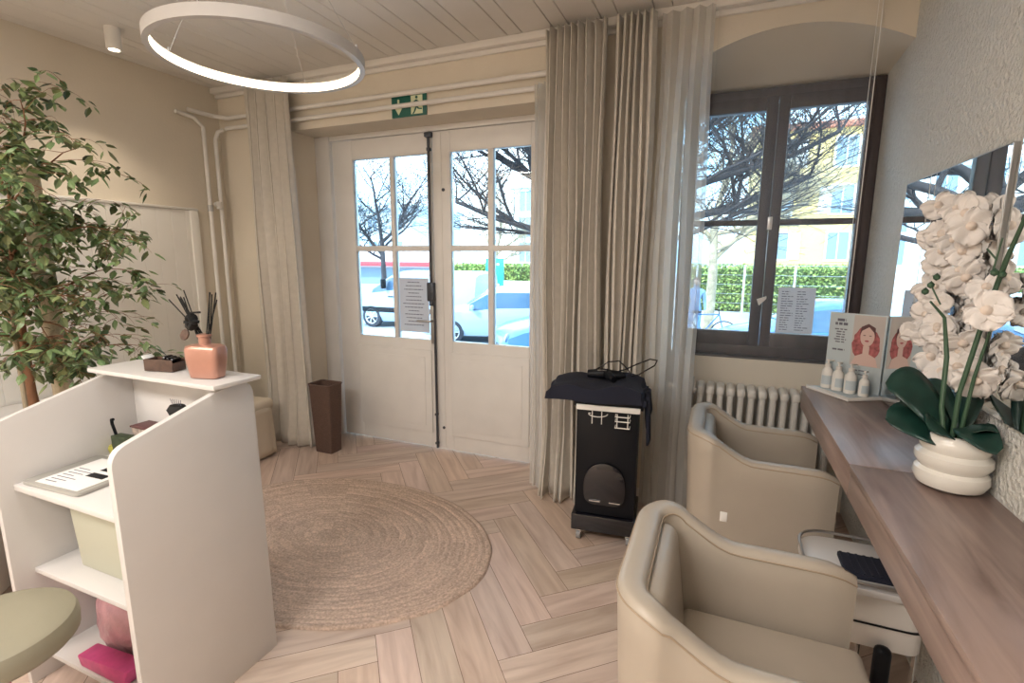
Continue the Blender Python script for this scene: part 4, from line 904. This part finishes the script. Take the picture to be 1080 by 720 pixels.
def car(name, lbl, loc, rz, body, L=4.1, Wc=.87, H=1.46, van=False, group=None):
    t = thing(name, lbl, 'van' if van else 'car', loc, rz)
    # nose towards -x ; x, shoulder z, top z, half width, half width at top
    if not van: st = [(-L/2, .50, .56, .60, .45), (-L/2+.10, .66, .72, .76, .62), (-L/2+.45, .78, .86, Wc-.02, .70), (-L/2+.95, .86, .96, Wc, .72), (-L/2+1.15, .88, 1.02, Wc, .70), (-L/2+1.75, .90, H-.06, Wc, .58), (-L/2+2.1, .92, H, Wc, .60), (L/2-1.1, .95, H, Wc, .60), (L/2-.5, .97, H-.08, Wc-.01, .57), (L/2-.12, .98, 1.06, Wc-.04, .62), (L/2, .70, .76, Wc-.1, .6)]
    else: st = [(-L/2, .75, .85, .80, .65), (-L/2+.12, .95, 1.08, .92, .80), (-L/2+.6, 1.08, 1.24, Wc, .80), (-L/2+.85, 1.12, 1.34, Wc, .80), (-L/2+1.5, 1.18, H-.1, Wc, .76), (-L/2+1.9, 1.2, H, Wc, .78), (L/2-.3, 1.2, H, Wc, .80), (L/2, 1.2, H-.08, Wc-.02, .78)]
    def sec(s):
        x, zs, zt_, w, wt = s
        half = [(w*.90, .22), (w, .40), (w*1.0, (zs+.4)/2), (w*.985, zs), (wt+.04*(w-wt), zt_-.07*(1 if zt_ > zs+.2 else .3)), (wt*.75, zt_), (0, zt_+.015)]
        return [(x, y, z) for y, z in half]+[(x, -y, z) for y, z in half[-2::-1]]
    b = MB(); S = [sec(s) for s in st]
    V = b.grid(lambda i, j: S[i][j], len(S), 13); b.bm.faces.new(V[0]); b.bm.faces.new(V[-1])
    for i in range(len(S)-1): b.bm.faces.new((V[i][0], V[i+1][0], V[i+1][12], V[i][12]))
    bd = b.build('body', body, t, world=False, smooth=40)
    lerp = lambda A, B, u: Vector(A).lerp(Vector(B), u)
    # side glazing
    ia, ib = (4, 8) if not van else (3, 5)
    for sgn, (js, jt) in ((1, (3, 4)), (-1, (9, 8))):
        b = MB(); rows = []
        for i in range(ia, ib+1):
            a = lerp(S[i][js], S[i][jt], .10); c = lerp(S[i][js], S[i][jt], .88); off = Vector((0, sgn*.008, 0)); rows.append((a+off, c+off))
        if not van: rows[0] = (lerp(rows[0][0], rows[1][0], .25), lerp(rows[0][1], rows[1][1], .25)); 
        b.grid(lambda i, j: rows[i][j], len(rows), 2); b.build('side_window', 'carglass', t, world=False)
    i0 = 4 if not van else 3
    b = MB(); b.grid(lambda i, j: lerp(lerp(S[i0][4+j*1], S[i0+1][4+j], .12+.78*i), (0, 0, 0), 0)+Vector((-.012, 0, .012)), 2, 5); b.build('windscreen', 'carglass', t, world=False)
    if not van: b = MB(); b.grid(lambda i, j: lerp(S[8][4+j], S[9][4+j], .1+.75*i)+Vector((.012, 0, .012)), 2, 5); b.build('rear_window', 'carglass', t, world=False)
    rw = .33 if not van else .36
    for x in (-L/2+.82, L/2-.78):
        for sg in (-1, 1):
            b = MB(); y = sg*(Wc-.10); b.lathe([(0, -.11), (rw*.7, -.11), (rw*.96, -.10), (rw, -.08), (rw, .08), (rw*.96, .10), (rw*.68, .11), (rw*.64, .08), (0, .08)], n=32, mtx=Matrix.Translation((x, y, rw)) @ Matrix.Rotation(R(-90*sg), 4, 'X')); w_ = b.build('wheel', 'tyre', t, world=False)
            b = MB(); M4 = Matrix.Translation((x, y, rw)) @ Matrix.Rotation(R(-90*sg), 4, 'X')
            b.lathe([(0, .105), (.06, .105), (.06, .09), (0, .09)], n=16, mtx=M4)
            for k in range(7): b.box(.03, rw*.66, -.018, .018, .09, .104, mtx=M4 @ Matrix.Rotation(k*2*PI/7, 4, 'Z'))
            b.lathe([(rw*.60, .09), (rw*.68, .115), (rw*.70, .09)], n=28, mtx=M4); b.build('rim', 'alloy', w_, world=False)
    for sg in (-1, 1):
        b = MB(); zz = .66 if not van else .92; b.lathe([(0, -.05), (.08, -.04), (.11, 0), (.08, .04), (0, .06)], n=18, mtx=Matrix.Translation((-L/2+.13, sg*(Wc-.25), zz)) @ Matrix.Rotation(R(sg*25), 4, 'Z') @ Matrix.Rotation(R(-75), 4, 'Y') @ Matrix.Diagonal((1, 1.7, 1, 1))); b.build('headlight', 'lamp', t, world=False)
        b = MB(); xm = -L/2+1.35; zm = 1.0 if not van else 1.45; hh = .07 if not van else .16
        b.box(xm, xm+.10, min(sg*(Wc-.01), sg*(Wc+.20)), max(sg*(Wc-.01), sg*(Wc+.20)), zm-hh, zm+hh, bev=.04, seg=3); b.build('wing_mirror', 'black' if van else body, t, world=False)
    b = MB(); b.box(-L/2-.02, -L/2+.06, -.42, .42, .34, .52, bev=.02); b.build('grille', 'black', t, world=False)
    b = MB(); b.box(-L/2-.035, -L/2-.018, -.26, .26, .36, .47, bev=.003); b.build('number_plate', 'paper', t, world=False)
    if van:
        b = MB()
        for sg in (-1, 1): b.box(-L/2+.4, L/2-.3, min(sg*(Wc-.01), sg*(Wc+.012)), max(sg*(Wc-.01), sg*(Wc+.012)), .52, .68, bev=.004)
        b.build('side_moulding', 'black', t, world=False)
        b = MB(); b.box(-.8, -.6, -Wc-.02, -Wc+.01, 1.02, 1.05, bev=.005); b.build('door_handle', 'black', t, world=False)
    return t
car('parked_car', 'white hatchback parked across the street, seen through the right door leaf', (-5.5, 12.9, ZG), R(19), 'carwhite', 4.5, .88, 1.50)
car('parked_van', 'white van parked across the street, seen through the left door leaf', (-9.15, 14.4, ZG), R(1), 'carwhite', 4.6, .92, 1.85, van=True)
car('parked_car', 'small blue car with plate at the lower right of the right door leaf', (-3.0, 10.9, ZG), R(38), 'carblue', 3.7, .82, 1.34)
car('parked_car', 'bright blue car parked outside the window', (1.95, 11.6, ZG), R(6), 'carblue', 4.2, .88, 1.50)
car('parked_car', 'pale car parked at the far right outside the window', (7.4, 11.8, ZG), R(2), 'carwhite', 4.2, .88, 1.45)

def leafy_box(name, lbl, cat, x0, x1, y0, y1, z0, z1, n, seed):
    bm = bmesh.new(); cl = bm.loops.layers.float_color.new('tone'); rd = random.Random(seed)
    bmesh.ops.create_cube(bm, size=1, matrix=Matrix.Translation(((x0+x1)/2, (y0+y1)/2, (z0+z1)/2)) @ Matrix.Diagonal((x1-x0-.2, y1-y0-.2, z1-z0-.15, 1)))
    for f in bm.faces:
        for lp in f.loops: lp[cl] = (.5, .5, .5, 1)
    for k in range(n):
        if rd.random() < .75: p = Vector((rd.uniform(x0, x1), y0+rd.uniform(-.08, .12), rd.uniform(z0, z1)))
        else: p = Vector((rd.uniform(x0, x1), rd.uniform(y0, y1), z1+rd.uniform(-.1, .1)))
        a = Vector((rd.uniform(-1, 1), rd.uniform(-1, 1), rd.uniform(-1, 1))).normalized()*rd.uniform(.05, .11); c = a.orthogonal().normalized()*a.length*.6
        f = bm.faces.new([bm.verts.new(q) for q in (p-a, p+c, p+a, p-c)]); s = rd.uniform(.4, 2.0)
        for lp in f.loops: lp[cl] = (s*rd.uniform(.9, 1.4), s, s*.8, 1)
    o_ = Vector(((x0+x1)/2, (y0+y1)/2, z0)); bm.transform(Matrix.Translation(-o_)); me = bpy.data.meshes.new(name); bm.to_mesh(me); bm.free(); me.materials.append(M['hedge'])
    o = bpy.data.objects.new(name, me); COL.objects.link(o); o.location = o_; tag(o, lbl, cat)
leafy_box('clipped_hedge', 'long green clipped hedge behind the wire fence outside the window', 'hedge', -1.5, 16, 24, 25.2, ZG, 1.25, 9000, 1)
leafy_box('clipped_hedge', 'short green hedge above the white wall seen through the doors', 'hedge', -14.5, -7.2, 25.7, 26.7, ZG, 1.15, 4000, 2)
b = MB(); b.box(-15, -6.8, 24.9, 25.3, ZG, .35, bev=.02); tag(b.build('garden_wall', 'bwhite', origin=(-11, 25.2, ZG)), 'low white garden wall under the hedge beyond the doors', 'wall')
t = thing('wire_fence', 'tall wire fence with white posts in front of the long hedge', 'fence', (6, 23.7, ZG))
for k in range(10): x = -1+k*1.9; b = MB(); b.tube([(x, 23.7, ZG), (x, 23.7, 1.32)], .04, 8); b.build('post', 'bwhite', t)
b = MB()
for z in (-.3, .1, .5, .9, 1.3): b.tube([(-1, 23.7, z), (16.1, 23.7, z)], .012, 4)
b.build('wire', 'steel', t)

def building(name, lbl, x0, x1, y0, y1, h, wallm, floors, cols, roofm='bgrey', ww=1.1, wh=1.6, z1st=1.0, groundband=None):
    t = thing(name, lbl, 'building', ((x0+x1)/2, y0, ZG))
    b = MB(); b.box(x0, x1, y0, y1, ZG, h); b.build('wall', wallm, t)
    b = MB(); b.box(x0-.4, x1+.4, y0-.4, y1+.4, h, h+.35, bev=.05); b.build('roof', roofm, t)
    fh = (h-z1st)/floors; cw = (x1-x0)/cols
    for f in range(floors):
        for c in range(cols):
            cx, cz = x0+cw*(c+.5), z1st+fh*(f+.5); b = MB()
            for (a, d, e, g) in ((cx-ww/2-.1, cx-ww/2, cz-wh/2-.1, cz+wh/2+.1), (cx+ww/2, cx+ww/2+.1, cz-wh/2-.1, cz+wh/2+.1), (cx-ww/2, cx+ww/2, cz+wh/2, cz+wh/2+.1), (cx-ww/2, cx+ww/2, cz-wh/2-.1, cz-wh/2), (cx-.03, cx+.03, cz-wh/2, cz+wh/2)): b.box(a, d, y0-.07, y0+.02, e, g)
            w = b.build('window', 'bwhite', t); b = MB(); b.box(cx-ww/2, cx+ww/2, y0-.03, y0+.01, cz-wh/2, cz+wh/2); b.build('pane', 'bglass', w)
            if wallm == 'byellow' and (c+f) % 2 == 0:
                b = MB()
                for s in (-1, 1): b.box(cx+s*(ww/2+.38)-.28, cx+s*(ww/2+.38)+.28, y0-.08, y0-.02, cz-wh/2, cz+wh/2)
                b.build('shutter', 'bwhite', t)
building('apartment_house', 'ochre yellow apartment house behind the hedge outside the window', 1.5, 24, 36, 46, 9.2, 'byellow', 3, 7, 'tilered')
building('office_block', 'white block of flats seen through the right door leaf', -16.5, -7.5, 40, 50, 7.2, 'bwhite', 3, 4)
building('office_block', 'pale grey block of flats seen through the left door leaf', -52, -28, 42, 52, 6.2, 'bgrey', 2, 8)
t = thing('shop_front', 'low shop with a red awning seen through the left door leaf', 'shop', (-27, 31, ZG))
b = MB(); b.box(-36, -18, 31, 34, ZG, 2.0); b.build('wall', 'bwhite', t); b = MB(); b.box(-36, -18, 30.0, 31, .95, 1.25, bev=.03); b.build('awning', 'red', t); b = MB(); b.box(-35, -19, 30.95, 31.02, ZG+.3, .8); b.build('shop_window', 'bglass', t)
t = thing('sign_totem', 'turquoise street sign board standing behind the white hatchback', 'sign', (-9.2, 20.5, ZG))
b = MB(); b.box(-9.75, -8.9, 20.4, 20.5, -.1, 1.55, bev=.02); b.build('board', 'cyan', t); b = MB(); b.tube([(-9.65, 20.55, ZG), (-9.65, 20.55, 1.5)], .05); b.tube([(-9.0, 20.55, ZG), (-9.0, 20.55, 1.5)], .05); b.build('post', 'steel', t)
b = MB()
for z, n_ in ((1.25, 3), (.35, 3), (.2, 2)):
    for k in range(n_): b.box(-9.6+k*.2, -9.48+k*.2, 20.38, 20.40, z, z+.1)
b.build('lettering_mark', 'bwhite', t)

def tree(lbl, base, seed, height, r0, limbs, mname='tree', twig=3, spread=1.0):
    rd = random.Random(seed); b = MB(); cnt = [0]
    def grow(p, d, ln, r, depth):
        n = 5 if depth < 3 else 3; pts = [p.copy()]; rs = [r]; dd = d.normalized(); q = p.copy()
        for k in range(n):
            dd = (dd+Vector((rd.uniform(-.22, .22), rd.uniform(-.22, .22), rd.uniform(-.14, .18)))).normalized(); q = q+dd*ln/n; pts.append(q.copy()); rs.append(max(.004, r*(1-.6*(k+1)/n)))
        b.tube(pts, rs, 7 if depth < 1 else (5 if depth < 2 else 3), cap=False); cnt[0] += 1
        if depth < twig:
            for k in range(1, n+1):
                for _ in range(1 if depth == 0 and k < 2 else 2 if depth < 2 else (2 if k > 1 else 1)):
                    a = rd.uniform(0, 2*PI); side = Vector((math.cos(a), math.sin(a), rd.uniform(-.35, .7)))
                    grow(pts[k], dd*.8+side*.9, ln*rd.uniform(.42, .66), rs[k]*.6, depth+1)
    bs = Vector(base); top = bs+Vector((0, 0, height)); b.tube([bs, bs+Vector((.05, 0, height*.5)), top], [r0, r0*.8, r0*.7], 12)
    for (dz, d, ln, r) in limbs: grow(bs+Vector((0, 0, dz)), Vector(d), ln, r, 0)
    tag(b.build('bare_tree', mname, origin=base, smooth=60), lbl, 'tree'); print('tree segs', cnt[0])
tree('big bare street tree whose limbs cross both door and window', (-1.72, 8.8, ZG), 21, 3.2, .20,
     [(2.9, (-1, .1, .42), 3.0, .12), (2.6, (-1, -.15, .16), 3.0, .08), (3.1, (-.8, -.3, .8), 2.6, .07), (2.8, (1, .1, .22), 3.4, .09), (2.9, (1, .0, .42), 3.6, .08), (2.4, (1, .3, .16), 3.2, .05), (3.2, (.2, .3, 1), 2.4, .10), (3.1, (.7, .5, .7), 2.8, .08)], twig=3)
tree('bare tree with pale trunk at the left of the window view', (-.3, 16.2, ZG), 5, 3.4, .17, [(2.2, (.8, 0, .8), 2.6, .08), (2.8, (-.6, .2, .9), 2.6, .08), (3.3, (.2, 0, 1), 3.0, .09), (3.0, (.9, .3, .3), 2.8, .07), (2.5, (.9, -.3, .5), 2.5, .06)], 'trunk', 3)
tree('bare tree in front of the ochre apartment house', (7.6, 22.6, ZG), 9, 3.0, .16, [(2.5, (-1, 0, .5), 3.0, .08), (2.9, (-.4, .2, 1), 3.0, .08), (3.0, (.6, 0, 1), 3.0, .08), (2.6, (.9, .3, .4), 2.8, .07), (2.3, (-.7, -.3, .7), 2.5, .06)], 'tree', 3)
tree('bare tree seen through the left door leaf', (-13.5, 18.0, ZG), 14, 3.0, .14, [(2.4, (-.8, 0, .8), 2.8, .08), (2.9, (.7, .2, .9), 2.8, .08), (3.0, (0, 0, 1), 2.6, .08), (2.6, (.9, -.3, .5), 2.6, .06), (2.2, (-.6, -.6, .6), 2.2, .06)], 'tree', 3)
tree('small bare tree behind the white hatchback', (-10.4, 23.0, ZG), 17, 2.6, .10, [(2.0, (-.5, 0, .9), 2.2, .06), (2.4, (.6, .2, .9), 2.4, .06), (2.5, (0, 0, 1), 2.4, .06), (1.8, (.8, 0, .6), 2.2, .05)], 'trunk', 3)

# cyclist standing with a bicycle
t = thing('bicycle', 'bicycle parked by the road at the left of the window view', 'bicycle', (-.55, 14.2, ZG))
bxx, byy = -.35, 14.2
for dx in (-.5, .5):
    b = MB(); c = Vector((bxx+dx, byy, ZG+.34)); b.tube([(c.x+.33*math.cos(2*PI*k/28), c.y, c.z+.33*math.sin(2*PI*k/28)) for k in range(28)], .018, 6, closed=True)
    for k in range(10): b.tube([tuple(c), (c.x+.32*math.cos(k*PI/5), c.y, c.z+.32*math.sin(k*PI/5))], .003, 3)
    b.build('wheel', 'tyre', t)
z = ZG
b = MB(); A = (bxx-.5, byy, z+.34); B_ = (bxx+.5, byy, z+.34); C_ = (bxx-.05, byy, z+.30); D_ = (bxx-.18, byy, z+.82); E_ = (bxx+.36, byy, z+.85)
for p, q in ((A, C_), (A, D_), (C_, D_), (C_, E_), (D_, E_), (E_, B_)): b.tube([p, q], .017, 8)
b.build('frame', 'carblue', t)
b = MB(); b.tube([E_, (bxx+.34, byy, z+.98)], .014); b.tube([(bxx+.34, byy-.28, z+1.0), (bxx+.34, byy+.28, z+1.0)], .014); b.build('handlebar', 'tyre', t)
b = MB(); b.box(bxx-.32, bxx-.08, byy-.07, byy+.07, z+.86, z+.92, bev=.02); b.build('saddle', 'tyre', t)
# person standing behind it
def person():
    x, y, z = -.62, 14.75, ZG
    t = thing('person', 'person in blue clothes standing by the bicycle outside the window', 'person', (x, y, z))
    def skinmesh(name, verts, edges, rad, m):
        me = bpy.data.meshes.new(name); me.from_pydata([(v[0], v[1], v[2]) for v in verts], edges, []); o = bpy.data.objects.new(name, me); COL.objects.link(o); o.parent = t
        md = o.modifiers.new('skin', 'SKIN'); lay = me.skin_vertices[0].data if me.skin_vertices else None
        if lay is None:
            bm = bmesh.new(); bm.from_mesh(me); bm.verts.layers.skin.verify(); bm.to_mesh(me); bm.free(); lay = me.skin_vertices[0].data
        for i, r in enumerate(rad): lay[i].radius = (r, r) if not isinstance(r, tuple) else r
        lay[0].use_root = True; s_ = o.modifiers.new('sub', 'SUBSURF'); s_.levels = s_.render_levels = 2; me.materials.append(M[m]); return o
    V = [(0, 0, .95), (0, 0, 1.15), (0, 0, 1.38), (0, 0, 1.50), (0, -.01, 1.58), (0, -.01, 1.70), (.19, 0, 1.40), (.24, .0, 1.12), (.26, -.1, .90), (-.19, 0, 1.40), (-.25, 0, 1.12), (-.24, -.12, .90), (.10, 0, .88), (.11, -.01, .50), (.11, .02, .09), (.11, -.12, .04), (-.10, 0, .88), (-.12, .0, .50), (-.13, .04, .09), (-.13, -.10, .04)]
    E = [(0, 1), (1, 2), (2, 3), (3, 4), (4, 5), (2, 6), (6, 7), (7, 8), (2, 9), (9, 10), (10, 11), (0, 12), (12, 13), (13, 14), (14, 15), (0, 16), (16, 17), (17, 18), (18, 19)]
    rr = [(.15, .11), (.13, .10), (.16, .11), .055, .075, .09, .065, .045, .032, .065, .045, .032, .085, .06, .042, .035, .085, .06, .042, .035]
    skinmesh('body', V, E, rr, 'jean')
    b = MB(); b.lathe([(0, -.125), (.04, -.115), (.07, -.06), (.08, 0), (.075, .06), (.045, .105), (0, .12)], (x, y-.012, z+1.655), 20, 1, 1.15); hd = b.build('head', 'pskin', t)
    b = MB(); b.lathe([(.078, -.04), (.086, .0), (.083, .065), (.05, .115), (0, .13)], (x, y+.004, z+1.665), 20, 1.02, 1.12); b.build('hair', 'brown', hd)
person()

# ------------------------------------------------------------------ world, sun, camera
w = bpy.data.worlds.new('World'); sc.world = w; w.use_nodes = True; nt = w.node_tree; N = nt.nodes; L = nt.links
bg = N['Background']; tc = N.new('ShaderNodeTexCoord')
nz = N.new('ShaderNodeTexNoise'); nz.inputs['Scale'].default_value = 3.2; nz.inputs['Detail'].default_value = 6; L.new(tc.outputs['Generated'], nz.inputs[0])
rp = N.new('ShaderNodeValToRGB'); rp.color_ramp.elements[0].position = .40; rp.color_ramp.elements[0].color = (.28, .66, 1.0, 1); rp.color_ramp.elements[1].position = .60; rp.color_ramp.elements[1].color = (.88, .98, 1, 1)
L.new(nz.outputs[0], rp.inputs[0]); L.new(rp.outputs[0], bg.inputs['Color']); bg.inputs['Strength'].default_value = 4.2
sl = bpy.data.lights.new('sun', 'SUN'); sl.energy = 4.2; sl.angle = R(1); sl.color = (1, .96, .88); so = bpy.data.objects.new('sun', sl); COL.objects.link(so)
so.rotation_euler = (R(50), 0, R(-28)); so.location = (0, -5, 12)
sc.view_settings.view_transform = 'Standard'; sc.view_settings.look = 'None'; sc.view_settings.gamma = 1; sc.view_settings.use_curve_mapping = False
sc.view_settings.exposure = .45
cd = bpy.data.cameras.new('camera'); cd.sensor_width = 36; cd.lens = 36*528.46/1080; cd.clip_start = .02; cd.clip_end = 300
co = bpy.data.objects.new('camera', cd); COL.objects.link(co); co.location = (0, 0, 1.6)
ro = R(.2664); c_, s_ = math.cos(ro), math.sin(ro); A_ = RV*c_+UV_*s_; B2 = -RV*s_+UV_*c_
co.matrix_world = Matrix.Translation((0, 0, 1.6)) @ Matrix((A_, B2, -FV)).transposed().to_4x4()
sc.camera = co
sc.cycles.max_bounces = 8; sc.cycles.transparent_max_bounces = 16; sc.cycles.sample_clamp_indirect = 6
sc.cycles.caustics_reflective = False; sc.cycles.caustics_refractive = False
